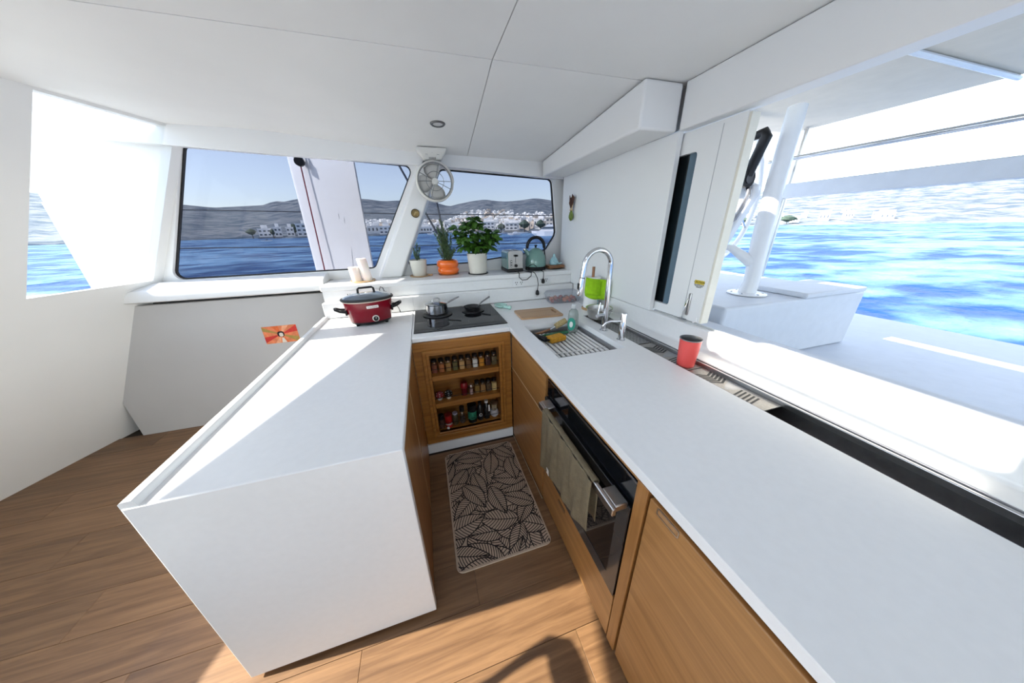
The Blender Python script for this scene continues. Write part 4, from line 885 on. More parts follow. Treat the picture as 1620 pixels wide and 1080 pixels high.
# ------------------------------------------------------------------ fan, lamp, medallion, card
fn_ = thing('cabin_fan', 'small cream caged fan hanging from the ceiling bracket by the pillar', 'fan', (0.158, 2.585, 1.872))
zt = zc(0.158, 2.585)-1.872
mt = MB(); vs = []
for (hx, y0, y1, z_) in ((0.070, -0.030, 0.040, 0.145), (0.082, -0.040, 0.050, 0.175), (0.108, -0.055, 0.085, 0.200), (0.108, -0.058, 0.090, zt-0.001)):
    vs += [(-hx, y0, z_), (hx, y0, z_), (hx, y1, z_), (-hx, y1, z_)]
mt.add(vs, [(3, 2, 1, 0), (12, 13, 14, 15)]+[(4*k+i, 4*k+(i+1) % 4, 4*k+4+(i+1) % 4, 4*k+4+i) for k in range(3) for i in range(4)])
mtn = mt.build('mount', OFFWH, fn_, bevel=0.010, bseg=3)
for x_ in (-0.042, 0.042):
    box('slot', (x_-0.009, x_+0.009, -0.0415, -0.034, 0.176, 0.181), BLACK, mtn)
    box('clip', (x_-0.011, x_+0.011, -0.040, -0.028, 0.147, 0.174), OFFWH, mtn, bevel=0.002)
for k in range(5): box('vent_slit', (-0.022+0.010*k, -0.018+0.010*k, -0.0355, -0.028, 0.147, 0.160), mat('slit_grey', (0.12, 0.12, 0.11, 1), 0.6), mtn)
MB().lathe([(0, 0.170), (0.0025, 0.170), (0.0025, 0.168), (0, 0.168)], 8, c=(0, -0.047, 0.018)).build('screw', DSTEEL, mtn)
NK = MB().tube([(0, 0, 0.150), (0, 0.0, 0.135)], [0.020, 0.016], 14).build('swivel', OFFWH, fn_)
R_ = 0.134
def circ(r_, y_, n_=48): return [(r_*math.cos(2*math.pi*i/n_), y_, r_*math.sin(2*math.pi*i/n_)) for i in range(n_)]
shr = MB(); no = 48; vs = []
for (r_, y_) in ((R_-0.002, -0.032), (R_+0.010, -0.022), (R_+0.010, 0.032), (R_-0.006, 0.036), (R_-0.008, -0.024)): vs += circ(r_, y_, no)
shr.add(vs, [(k*no+i, k*no+(i+1) % no, ((k+1) % 5)*no+(i+1) % no, ((k+1) % 5)*no+i) for k in range(5) for i in range(no)])
shr.build('shroud', OFFWH, fn_)
MB().tube([((R_+0.012)*math.cos(math.radians(a)), 0.004, (R_+0.012)*math.sin(math.radians(a))) for a in range(80, -5, -8)], [0.006]*11, 8).build('yoke', OFFWH, fn_)
WIRE = mat('cage_grey', (0.22, 0.23, 0.23, 1), 0.4, 0.4)
cg = MB().tube(circ(R_-0.009, -0.033), 0.0034, 8, closed=True).build('cage_rim', WIRE, fn_)
MB().tube(circ(0.066, -0.040), 0.0022, 6, closed=True).build('cage_ring', WIRE, cg)
for a in (0, 152, 180, 250, 335, 72):
    c_, s_ = math.cos(math.radians(a)), math.sin(math.radians(a))
    MB().tube([(0.025*c_, -0.044, 0.025*s_), (0.066*c_, -0.041, 0.066*s_), (R_*c_*0.94, -0.033, R_*s_*0.94)], 0.0024, 6).build('cage_spoke', WIRE, cg)
MB().lathe([(0, -0.044), (0.022, -0.042), (0.026, -0.030), (0.026, 0.025), (0, 0.028)], 24).build('hub', OFFWH, fn_).rotation_euler = (math.radians(-90), 0, 0)
hubo = fn_.children[-1]
for k, a in enumerate((100, 190, 280)):
    b = MB(); vs = []
    for i in range(6):
        r_ = 0.022+0.098*i/5; wd = math.radians(16+26*math.sin(math.pi*min(1, 0.25+0.6*i/5)))
        for j in range(5):
            t = -1+2*j/4; an = math.radians(a)+wd*t; vs.append((r_*math.cos(an), -0.006+0.020*t*(0.6+0.08*i), r_*math.sin(an)))
    b.add(vs, [(i*5+j, i*5+j+1, i*5+j+6, i*5+j+5) for i in range(5) for j in range(4)])
    b.build('blade', mat('blade_cream', (0.52, 0.51, 0.48, 1), 0.45), fn_, solid=0.002, angle=70)
lp_ = thing('ceiling_lamp', 'small round recessed lamp with a dark metal ring in the ceiling', 'lamp', (0.184, 2.125, zc(0.184, 2.125)))
lp_.rotation_euler = (math.atan2(zc(0.184, 2.2)-zc(0.184, 2.0), 0.2), 0, 0)
MB().lathe([(0.030, 0.006), (0.030, -0.006), (0.040, -0.008), (0.046, -0.003), (0.046, 0.003), (0.030, 0.004)], 32).build('ring', mat('gunmetal', (0.16, 0.16, 0.16, 1), 0.35, 0.7), lp_)
MB().lathe([(0.0305, -0.0035), (0.015, -0.005), (0, -0.0055)], 28).build('lens', mat('lens_white', (0.62, 0.62, 0.63, 1), 0.3), lp_)
md = thing('brass_medallion', 'small round brass medallion on the slanted window pillar', 'medallion', (-0.022, 2.6985, 1.653))
MB().tube([(0, 0, 0), (0, -0.010, 0)], 0.034, 32).build('disc', mat('aged_brass', (0.22, 0.15, 0.055, 1), 0.4, 0.6, var=0.45, scale=40), md)
MB().tube([(0.031*math.cos(2*math.pi*i/32), -0.010, 0.031*math.sin(2*math.pi*i/32)) for i in range(32)], 0.003, 6, closed=True).build('rim', mat('dark_bronze', (0.07, 0.05, 0.03, 1), 0.4, 0.6), md)
MB().tube([(-0.008, -0.011, -0.012), (0.002, -0.012, 0.012), (0.012, -0.011, 0.004)], 0.003, 6).build('relief', mat('worn_brass', (0.45, 0.36, 0.2, 1), 0.35, 0.6), md)
# postcard with orange rays
pcx, pcz = -1.22, 0.742
cdn = thing('postcard', 'orange postcard with radiating rays stuck on the grey bulkhead', 'postcard', (pcx, 2.6585, pcz))
cw, ch_ = 0.121, 0.074
box('card', (-cw, cw, -0.0012, 0.0, -ch_, ch_), mat('card_orange', srgb(225, 130, 85), 0.5, var=0.2, scale=25), cdn)
RAY = [mat('ray_red', srgb(205, 55, 45), 0.5, var=0.15, scale=40), mat('ray_peach', srgb(235, 165, 125), 0.5, var=0.15, scale=40), mat('ray_orange', srgb(220, 105, 50), 0.5, var=0.15, scale=40), mat('ray_olive', srgb(170, 140, 70), 0.5, var=0.15, scale=40)]
def edge_pt(a):
    c_, s_ = math.cos(a), math.sin(a); k = min(cw/abs(c_) if abs(c_) > 1e-6 else 9, ch_/abs(s_) if abs(s_) > 1e-6 else 9); return (k*c_, k*s_)
angs = [math.radians(x) for x in (8, 31, 47, 72, 95, 128, 149, 163, 187, 208, 232, 255, 282, 300, 325, 345)]
for i, a in enumerate(angs):
    if i % 2: continue
    p0, p1 = edge_pt(a), edge_pt(angs[(i+1) % len(angs)])
    MB().add([(0, -0.0017, 0), (p0[0], -0.0017, p0[1]), (p1[0], -0.0017, p1[1])], [(0, 1, 2)]).build('ray', RAY[(i//2) % 4], cdn, smooth=False)
MB().prism(rr([(-0.026, -0.022), (0.022, -0.022), (0.022, 0.026), (-0.026, 0.026)], 0.018, 5), 'y', -0.0024, -0.0018).build('dark_shape', BLACK, cdn)
MB().prism(rr([(-0.014, -0.020), (0.014, -0.020), (0.014, 0.014), (-0.014, 0.014)], 0.012, 5), 'y', -0.0030, -0.0025).build('pale_shape', mat('card_cream', srgb(225, 215, 200), 0.6), cdn)
MB().prism(rr([(-0.010, -0.072), (0.026, -0.072), (0.012, -0.03), (-0.002, -0.03)], 0.003, 3), 'y', -0.0024, -0.0018).build('pale_shape', MATS['card_cream'], cdn)

# ------------------------------------------------------------------ floor mat
mtx0, mtx1, mty0, mty1 = -0.040, 0.454, 0.862, 1.652
fm = thing('floor_mat', 'beige kitchen floor mat printed with dark leaf outlines', 'mat', (0, 0, 0.0005))
TAN = mat('mat_tan', srgb(188, 168, 148), 0.8, var=0.06, scale=50)
MB().prism(rr([(mtx0, mty0), (mtx1, mty0), (mtx1, mty1), (mtx0, mty1)], 0.035, 8), 'z', 0.0, 0.008).build('pad', TAN, fm, bevel=0.002)
INK = mat('mat_ink', srgb(26, 17, 20), 0.75)
def ribbon(b, pts, w_, z_, mi):
    vs = []
    for i, p in enumerate(pts):
        t = (Vector(pts[min(i+1, len(pts)-1)])-Vector(pts[max(i-1, 0)])).normalized(); nn = Vector((-t.y, t.x))*w_/2
        vs += [(p[0]+nn.x, p[1]+nn.y, z_), (p[0]-nn.x, p[1]-nn.y, z_)]
    b.add(vs, [(2*i, 2*i+1, 2*i+3, 2*i+2) for i in range(len(pts)-1)], mi)
rn = random.Random(21); pat = MB(); zz = 0.0082
spots = []
for i in range(6):
    for j in range(11):
        spots.append((mtx0+0.02+0.09*i+rn.uniform(-0.02, 0.02)+(0.04 if j % 2 else 0), mty0-0.01+0.08*j+rn.uniform(-0.02, 0.02)))
rn.shuffle(spots)
for px, py in spots:
    ang = rn.uniform(0, 2*math.pi); L = rn.uniform(0.19, 0.25); Wd = L*rn.uniform(0.21, 0.27); zz += 0.00003
    ca, sa = math.cos(ang), math.sin(ang); bend = rn.uniform(-0.25, 0.25)
    def T(u, v):
        v2 = v+bend*u*(1-u)*L; U = (u-0.5)*L; return (px+U*ca-v2*sa, py+U*sa+v2*ca)
    N = 14; prof = [Wd*math.sin(math.pi*(k/N)**0.8)**0.9 for k in range(N+1)]
    up = [T(k/N, prof[k]) for k in range(N+1)]; dn = [T(k/N, -prof[k]) for k in range(N+1)]; midl = [T(k/N, 0) for k in range(N+1)]
    vs = []
    for k in range(N+1): vs += [(*up[k], zz), (*dn[k], zz)]
    pat.add(vs, [(2*k, 2*k+1, 2*k+3, 2*k+2) for k in range(N)], 0)
    z1 = zz+0.000015
    ribbon(pat, up, 0.0056, z1, 1); ribbon(pat, dn, 0.0056, z1, 1); ribbon(pat, midl, 0.0048, z1, 1)
    for k in range(1, 15):
        u0 = k/15; u1 = min(1, u0+0.16)
        for s_ in (1, -1):
            w1 = Wd*math.sin(math.pi*u1**0.8)**0.9 if u1 < 1 else 0
            ribbon(pat, [T(u0, 0), T((u0+u1)/2-0.012, s_*w1*0.5), T(u1, s_*w1)], 0.0041, z1, 1)
me = bpy.data.meshes.new('leaf_print'); me.from_pydata(pat.v, [], pat.f)
for q in (TAN, INK): me.materials.append(q)
for p, k in zip(me.polygons, pat.mi): p.material_index = k
bm = bmesh.new(); bm.from_mesh(me)
for co, no_ in (((mtx0+0.010, 0, 0), (-1, 0, 0)), ((mtx1-0.010, 0, 0), (1, 0, 0)), ((0, mty0+0.010, 0), (0, -1, 0)), ((0, mty1-0.010, 0), (0, 1, 0))):
    bmesh.ops.bisect_plane(bm, geom=bm.verts[:]+bm.edges[:]+bm.faces[:], plane_co=co, plane_no=no_, clear_outer=True)
bm.to_mesh(me); bm.free()
lpo = bpy.data.objects.new('leaf_print', me); C.objects.link(lpo); lpo.parent = fm; lpo['kind'] = 'stuff'

# ------------------------------------------------------------------ dish towel over the oven handle
tw = thing('dish_towel', 'olive linen dish towel hung over the oven handle', 'towel', (0, 0, 0))
TWL = mat('olive_linen', srgb(116, 104, 80), 0.95, var=0.12, scale=60, bump=0.5, bscale=320)
def towel_side(xo, sgn, ytop0, ytop1, drop, seed, m_):
    ny, nz = 40, 22; vs = []
    for i in range(ny+1):
        f = i/ny
        for j in range(nz+1):
            g_ = j/nz; yy = ytop0+(ytop1-ytop0)*f; dp = drop(f)
            ripple = (0.004+0.006*g_)*math.sin(f*13+seed+g_*2.3)+0.003*math.sin(f*37+seed*2-g_*3)
            z_ = 0.7545-dp*g_; x_ = xo+sgn*(0.003+abs(ripple)*1.0+0.006*g_)
            yy += 0.012*g_*math.sin(f*9+seed)-0.012*g_*(1-f)
            vs.append((x_, yy, z_))
    return MB().add(vs, [(i*(nz+1)+j, (i+1)*(nz+1)+j, (i+1)*(nz+1)+j+1, i*(nz+1)+j+1) for i in range(ny) for j in range(nz)])
towel_side(0.436, -1, 0.572, 0.985, lambda f: 0.225+0.09*f+0.014*math.sin(7*f), 0.4, TWL).build('front_fall', TWL, tw, solid=0.0022, angle=80)
vs = []; ny = 40
for i in range(ny+1):
    yy = 0.572+(0.985-0.572)*i/ny
    for k in range(6):
        a = math.pi*k/5; vs.append((0.445-0.0115*math.cos(a), yy, 0.7545+0.0045*math.sin(a)+0.0008*math.sin(i*1.3)))
MB().add(vs, [(i*6+k, (i+1)*6+k, (i+1)*6+k+1, i*6+k+1) for i in range(ny) for k in range(5)]).build('top_fold', TWL, tw, solid=0.0022, angle=80)
vs = []
for i in range(ny+1):
    for j in range(8): vs.append((0.4575+0.004*math.sin(i*0.9)*j/7+0.004*j/7, 0.572+(0.985-0.572)*i/ny, 0.7545-0.20*j/7))
MB().add(vs, [(i*8+j, (i+1)*8+j, (i+1)*8+j+1, i*8+j+1) for i in range(ny) for j in range(7)]).build('back_fall', TWL, tw, solid=0.0022, angle=80)
box('care_tag', (0.4215, 0.4235, 0.88, 0.905, 0.462, 0.492), mat('tag_white', (0.75, 0.74, 0.7, 1), 0.8), tw)

# ------------------------------------------------------------------ spice shelves
GLJ = glassy('jar_glass', (0.93, 0.94, 0.94, 1), 0.05, 0.05, 0.97, (0.4, 0.4, 0.4, 1))
JY = 1.785
def spice_jar(x_, z_, col, label, name='spice_jar', w_=0.0185, h_=0.098, fill=0.060, capm=BLACK, ycol=JY):
    t = thing(name, label, 'jar', (x_, ycol, z_+0.0005), group='spice jars on the shelves')
    MB().prism(rr([(-w_, -w_), (w_, -w_), (w_, w_), (-w_, w_)], 0.004, 3), 'z', 0.0, h_*0.74).build('glass', GLJ, t)
    MB().prism(rr([(-w_+0.0015, -w_+0.0015), (w_-0.0015, -w_+0.0015), (w_-0.0015, w_-0.0015), (-w_+0.0015, w_-0.0015)], 0.003, 3), 'z', 0.002, fill).build('contents', mat('spice_%d_%d_%d' % col, srgb(*[min(255, int(c*1.12)) for c in col]), 0.9, var=0.3, scale=160), t)
    MB().lathe([(0, h_*0.74), (w_*0.86, h_*0.74), (w_*0.86, h_*0.82), (0, h_*0.82)], 20).build('shaker_insert', CHROME, t)
    MB().lathe([(0, h_*0.82), (w_*0.95, h_*0.82), (w_*0.95, h_), (0, h_)], 20).build('cap', capm, t)
cols = [((120, 55, 30), 'rust red'), ((165, 95, 45), 'orange brown'), ((150, 110, 50), 'tan brown'), ((90, 85, 40), 'olive green'), ((190, 150, 95), 'beige'), ((110, 75, 35), 'brown seed'), ((215, 210, 200), 'white'), ((190, 125, 20), 'mustard yellow'), ((60, 20, 18), 'dark red'), ((95, 80, 45), 'greenish brown')]
ords = ['leftmost', 'second', 'third', 'fourth', 'fifth', 'sixth', 'seventh', 'eighth', 'ninth', 'rightmost']
for k, (c_, nm) in enumerate(cols):
    o_ = ords[k] if k in (0, 9) else ords[k]+' from left'
    spice_jar(-0.027+0.0462*k, SHZ[2], c_, 'spice jar of %s powder, %s on the top spice shelf' % (nm, o_))
for k, (c_, nm) in enumerate((((125, 95, 35), 'golden herb'), ((150, 110, 60), 'tan'), ((85, 62, 35), 'dark brown'), ((200, 170, 110), 'pale yellow'))):
    spice_jar(0.252+0.0425*k, SHZ[1], c_, 'spice jar of %s spice, %s of four on the middle shelf' % (nm, ['first', 'second', 'third', 'last'][k]))
rs = thing('red_shaker', 'red lidded shaker on the middle spice shelf', 'shaker', (0.158, JY, SHZ[1]+0.0005))
REDP = mat('red_plastic', (0.22, 0.008, 0.012, 1), 0.3)
MB().lathe([(0, 0), (0.022, 0), (0.024, 0.004), (0.020, 0.045), (0.022, 0.060)], 24).build('body', mat('red_glass', (0.12, 0.01, 0.015, 1), 0.15), rs)
MB().lathe([(0.0225, 0.060), (0.026, 0.064), (0.026, 0.095), (0.022, 0.102), (0, 0.103)], 24).build('cap', REDP, rs)
gs = thing('glass_shaker', 'clear glass shaker with pink salt right of the red shaker', 'shaker', (0.207, JY-0.012, SHZ[1]+0.0005))
MB().lathe([(0, 0), (0.021, 0), (0.022, 0.004), (0.017, 0.040), (0.020, 0.062), (0.016, 0.066)], 24).build('glass', GLJ, gs)
MB().lathe([(0, 0.003), (0.013, 0.003), (0.012, 0.045), (0, 0.046)], 16).build('salt', mat('pink_salt', (0.6, 0.38, 0.33, 1), 0.8), gs)
MB().lathe([(0.0205, 0.064), (0.021, 0.070), (0.018, 0.083), (0, 0.085)], 24).build('cap', STEEL, gs)
DOT = mat('dot_white', (0.75, 0.72, 0.7, 1), 0.4)
for k, (x_, m_, nm) in enumerate(((-0.018, REDP, 'red'), (0.044, BLACK, 'black'))):
    t = thing('mushroom_shaker', '%s-capped mushroom salt shaker with white dots on the middle shelf' % nm, 'shaker', (x_, 1.775, SHZ[1]+0.0005))
    MB().lathe([(0, 0), (0.016, 0), (0.018, 0.008), (0.015, 0.028), (0, 0.028)], 22).build('stem', mat('shaker_cream', (0.55, 0.52, 0.45, 1), 0.4), t)
    MB().lathe([(0.0, 0.024), (0.024, 0.024), (0.029, 0.032), (0.026, 0.048), (0.015, 0.060), (0, 0.064)], 26).build('cap', m_, t)
    for j, (a, e) in enumerate(((-90, 35), (-40, 20), (-140, 20), (-65, 62), (-115, 62), (-90, 2), (-20, 45), (-160, 45))):
        a, e = math.radians(a), math.radians(e); n_ = Vector((math.cos(a)*math.cos(e), math.sin(a)*math.cos(e), math.sin(e)))
        p = Vector((0, 0, 0.034))+Vector((n_.x*0.0272, n_.y*0.0272, n_.z*0.0285))
        MB().tube([p-n_*0.002, p+n_*0.0010], 0.0040, 10).build('dot', DOT, t)
# bottom shelf
def lathe_thing(name, lab, cat, x_, parts, y_=JY):
    t = thing(name, lab, cat, (x_, y_, SHZ[0]+0.0005))
    for nm, prof, m_ in parts: MB().lathe(prof, 24).build(nm, m_, t)
    return t
lathe_thing('grinder', 'dark pepper grinder, leftmost on the bottom spice shelf', 'grinder', -0.027, [('body', [(0, 0), (0.018, 0), (0.019, 0.05), (0.016, 0.075), (0, 0.075)], mat('pepper_brown', (0.09, 0.04, 0.025, 1), 0.3)), ('cap', [(0.017, 0.076), (0.019, 0.08), (0.018, 0.115), (0, 0.118)], BLACK)], 1.770)
t = lathe_thing('red_tin', 'bright red spice tin on the bottom shelf', 'tin', 0.022, [('body', [(0, 0), (0.025, 0), (0.025, 0.092), (0, 0.092)], mat('tin_red', (0.42, 0.012, 0.01, 1), 0.35)), ('lid', [(0.0255, 0.093), (0.0255, 0.104), (0, 0.105)], mat('tin_dark_red', (0.2, 0.01, 0.01, 1), 0.35))], 1.775)
MB().lathe([(0.0254, 0.020), (0.0254, 0.034)], 24).build('label_band', mat('label_pale', (0.5, 0.42, 0.38, 1), 0.6), t)
wb = thing('white_knob_jar', 'tiny white pot in front of the red spice tin', 'pot', (0.013, 1.742, SHZ[0]+0.0005))
MB().lathe([(0, 0), (0.010, 0), (0.011, 0.010), (0.006, 0.015), (0, 0.016)], 16).build('body', DOT, wb)
lathe_thing('herb_jar', 'small herb jar with a pale lid beside the red tin', 'jar', 0.072, [('body', [(0, 0), (0.020, 0), (0.020, 0.080), (0.016, 0.088), (0, 0.088)], mat('herb_dark', (0.06, 0.045, 0.02, 1), 0.3)), ('lid', [(0.018, 0.089), (0.019, 0.10), (0, 0.101)], mat('lid_lilac', (0.45, 0.42, 0.5, 1), 0.4))])
lathe_thing('tall_grinder', 'tall clear grinder with steel neck, middle of the bottom shelf', 'grinder', 0.125, [('glass', [(0, 0), (0.020, 0), (0.021, 0.004), (0.021, 0.085), (0.012, 0.10), (0, 0.10)], GLJ), ('pepper', [(0, 0.003), (0.017, 0.003), (0.017, 0.05), (0, 0.05)], mat('peppercorn', (0.05, 0.03, 0.02, 1), 0.8, var=0.5, scale=200)), ('shaft', [(0.003, 0.051), (0.003, 0.099)], CHROME), ('cap', [(0.016, 0.101), (0.018, 0.105), (0.018, 0.14), (0, 0.142)], BLACK)])
t = lathe_thing('green_jar', 'wide dark jar with a green label on the bottom shelf', 'jar', 0.200, [('body', [(0, 0), (0.032, 0), (0.033, 0.004), (0.033, 0.115), (0, 0.115)], mat('jar_dark', (0.012, 0.012, 0.012, 1), 0.25)), ('lid', [(0.034, 0.116), (0.034, 0.150), (0, 0.151)], BLACK)], 1.780)
MB().lathe([(0.0335, 0.030), (0.0335, 0.095)], 24).build('label', mat('label_green', (0.02, 0.20, 0.11, 1), 0.5, var=0.4, scale=60), t)
t = lathe_thing('black_bottle', 'narrow black bottle right of the green-labelled jar', 'bottle', 0.262, [('body', [(0, 0), (0.023, 0), (0.023, 0.105), (0.012, 0.13), (0, 0.13)], MATS['jar_dark']), ('cap', [(0.012, 0.131), (0.013, 0.155), (0, 0.156)], BLACK)])
MB().tube([(0.0105*math.cos(a), -0.0238, 0.05+0.0105*math.sin(a)) for a in [2*math.pi*i/20 for i in range(20)]], 0.0022, 6, closed=True).build('emblem_ring', DOT, t)
t = lathe_thing('dark_bottle', 'dark bottle with a white cap and hanging tag on the bottom shelf', 'bottle', 0.312, [('body', [(0, 0), (0.022, 0), (0.022, 0.11), (0.010, 0.135), (0, 0.135)], MATS['jar_dark']), ('cap', [(0.013, 0.136), (0.014, 0.156), (0, 0.157)], DOT)])
MB().box(0.010, 0.022, -0.0245, -0.0225, 0.070, 0.125).build('tag', DOT, t)
t = lathe_thing('round_tin', 'round pale jar of sticks, rightmost on the bottom shelf', 'jar', 0.372, [('bowl', [(0, 0), (0.016, 0), (0.031, 0.018), (0.034, 0.035), (0.030, 0.056), (0.024, 0.062), (0, 0.062)], mat('jar_pale', (0.50, 0.47, 0.48, 1), 0.35)), ('neck', [(0.024, 0.063), (0.026, 0.115)], GLJ), ('rim', [(0.026, 0.115), (0.032, 0.122), (0.032, 0.128), (0.026, 0.130), (0, 0.130)], mat('rim_brown', (0.16, 0.09, 0.05, 1), 0.4))])
for k in range(7):
    a = 2*math.pi*k/7; MB().tube([(0.016*math.cos(a), 0.016*math.sin(a), 0.064), (0.018*math.cos(a), 0.018*math.sin(a), 0.113)], 0.003, 6).build('stick', HUSK, t)

# ------------------------------------------------------------------ saloon seat and chair left of the galley (they throw the floor shadows)
FAB = mat('grey_upholstery', (0.42, 0.41, 0.39, 1), 0.9, var=0.05, scale=60, bump=0.3, bscale=300)
se = thing('saloon_settee', 'grey upholstered settee facing away, left of the peninsula', 'settee', (-1.42, -0.15, 0))
box('base', (-0.60, 0.0, -0.62, 0.66, 0.0, 0.36), WHITE, se, bevel=0.01)
box('seat_cushion', (-0.60, -0.08, -0.61, 0.65, 0.362, 0.47), FAB, se, bevel=0.03, bseg=4)
box('back_cushion', (-0.10, 0.0, -0.61, 0.65, 0.362, 0.77), FAB, se, bevel=0.025, bseg=4)
chx = thing('saloon_chair', 'dark framed dining chair in the saloon left of the camera', 'chair', (-1.0, 0.385, 0))
DW = mat('dark_walnut', (0.06, 0.035, 0.02, 1), 0.4)
MB().tube([(0.0, 0.16, 0.45), (0.0, 0.155, 0.70), (0.0, 0.168, 0.80), (0.0, 0.186, 0.86), (0.0, 0.206, 0.93), (0.0, 0.213, 0.985), (0.0, 0.192, 1.012), (0.0, 0.15, 1.014), (0.0, 0.0, 1.012), (0.0, -0.15, 1.014), (0.0, -0.192, 1.012), (0.0, -0.213, 0.985), (0.0, -0.206, 0.93), (0.0, -0.168, 0.80), (0.0, -0.155, 0.70), (0.0, -0.16, 0.45)], [0.016, 0.014, 0.014, 0.014, 0.018, 0.028, 0.038, 0.042, 0.043, 0.042, 0.038, 0.028, 0.018, 0.014, 0.014, 0.016], 10).build('back_frame', DW, chx)
box('seat', (-0.36, 0.015, -0.21, 0.21, 0.43, 0.465), FAB, chx, bevel=0.012)
for sx_ in (-0.34, 0.0):
    for sy_ in (-0.185, 0.185): MB().tube([(sx_, sy_, 0.43), (sx_*1.06, sy_*1.08, 0.0)], [0.018, 0.013], 8).build('leg', DW, chx)

# ------------------------------------------------------------------ boat outside: side deck, daggerboard, rigging
sdk = struct(box('deck_side', (-6.5, 5.5, 2.90, 4.15, 0.50, 0.62), WHITE), 'white side deck outside the windows')
struct(box('fore_bounce_deck', (-7.0, -2.95, -4.5, 4.15, 0.86, 0.98), WHITE), 'white deck added beyond the left windscreen to bounce sunlight')  # added white deck, bounces sunlight up to the ceiling
struct(box('aft_bounce_deck', (-3.2, 4.6, -6.5, -2.62, -0.12, -0.02), WHITE), 'white deck added behind the camera to bounce sunlight inside')  # added out of view, throws sunlight up into the cabin
struct(box('rear_sky_block', (-3.1, 4.0, -4.4, -1.81, 2.26, 2.32), WHITE), 'white panel added over the aft opening to block sky light')  # added out of view, keeps sky light off the waterfall panel
hl = struct(box('hull_side', (-6.5, 5.5, -2.6, 4.14, -2.45, -0.07), WHITE), 'white hull below the deck')
db = thing('daggerboard', 'raised white daggerboard outside the left window', 'daggerboard', (-0.835, 3.55, 0.621), math.radians(-33))
sec = []
for i in range(17):
    a = math.radians(90+180*i/16); sec.append((-0.33+0.075*math.cos(a)*1.1, 0.065*math.sin(a)))
sec += [(0.05, -0.068), (0.402, -0.066), (0.408, -0.056), (0.30, 0.045), (0.05, 0.068)]
bdy = MB(); lv = [(0.0, 0.0), (2.4, 0.06)]
vs = [(x+dx, y_, z_) for z_, dx in lv for x, y_ in sec]; n = len(sec)
bdy.add(vs, [tuple(range(n)), tuple(range(2*n-1, n-1, -1))]+[(i, (i+1) % n, (i+1) % n+n, i+n) for i in range(n)]).build('blade', mat('board_white', (0.90, 0.90, 0.91, 1), 0.4, var=0.02, scale=5), db, angle=16)
sc2 = mat('scuff_grey', (0.35, 0.35, 0.38, 1), 0.8)
for x0, z0, x1, z1 in ((0.175, 0.56, 0.205, 0.76), (0.135, 1.02, 0.138, 1.08), (0.19, 0.98, 0.198, 1.04)):
    MB().tube([(x0, -0.067, z0), ((x0+x1)/2, -0.066, (z0+z1)/2), (x1, -0.0655, z1)], [0.002, 0.004, 0.002], 5).build('scuff', sc2, db)
rp = thing('board_rope', 'thin red control line running down the daggerboard', 'rope', (-1.06, 3.55, 0.621))
MB().tube([(0.0, 0, 0.0), (0.02, 0, 0.6), (0.050, 0, 1.545)], 0.006, 8).build('line', mat('red_rope', (0.30, 0.03, 0.06, 1), 0.8), rp)
MB().tube([(0.050, 0, 1.545), (0.048, 0, 1.62), (0.050, 0, 1.90)], 0.006, 8).build('tail', mat('grey_rope', (0.5, 0.5, 0.5, 1), 0.8), rp)
bk = thing('pulley_block', 'black pulley block near the top of the daggerboard', 'pulley', (-1.005, 3.52, 2.140))
MB().tube([(0, -0.018, 0), (0, 0.018, 0)], 0.040, 24).build('sheave', BLACK, bk)
MB().tube([(-0.03, 0, 0.02), (-0.02, 0.01, 0.07), (0.02, 0.01, 0.07), (0.03, 0, 0.02)], 0.008, 8).build('shackle', CHROME, bk)
MB().tube([(0, 0.018, 0), (0.01, 0.045, 0.01)], 0.02, 12).build('mount', STEEL, bk)
WR = mat('wire_dark', (0.10, 0.11, 0.13, 1), 0.5, 0.3)
for z0, z1, lab in ((1.760, 1.640, 'upper lifeline wire stretched outside both windows'), (1.395, 1.285, 'lower lifeline wire stretched outside both windows')):
    tag(MB().tube([(-3.2, 3.9, z0+0.02), (0, 3.9, (z0+z1)/2), (3.4, 3.9, z1)], 0.0055, 6).build('lifeline', WR), lab, 'wire', 'lifelines along the side deck')
for x_, lab in ((-3.2, 'steel lifeline post on the side deck, far left'), (3.4, 'steel lifeline post on the side deck, far right')):
    t = thing('stanchion', lab, 'post', (x_, 3.9, 0.62)); MB().tube([(0, 0, 0), (0, 0, 1.2)], 0.014, 10).build('post', STEEL, t); MB().lathe([(0, 0), (0.04, 0), (0.03, 0.02), (0, 0.02)], 16).build('foot', STEEL, t)
t = thing('shroud', 'dark rigging stay with a white lower sleeve behind the rosemary', 'rigging', (0.30, 4.0, 0.62))
MB().tube([(-0.095, 0, 0.849), (-0.218, 0, 1.118), (-0.45, 0, 1.62), (-0.75, 0, 2.2)], 0.012, 8).build('stay', WR, t)
MB().tube([(0.0, 0, 0.0), (-0.025, 0, 0.522), (-0.095, 0, 0.848)], 0.012, 8).build('sleeve', mat('sleeve_white', (0.8, 0.8, 0.8, 1), 0.4), t)
t = thing('backstay', 'dark rigging stay rising behind the small fan', 'rigging', (0.36, 4.06, 0.62))
MB().tube([(0.0, 0, 0.0), (-0.082, 0, 0.922), (-0.116, 0, 1.222), (-0.20, 0, 2.2)], 0.013, 8).build('stay', WR, t)

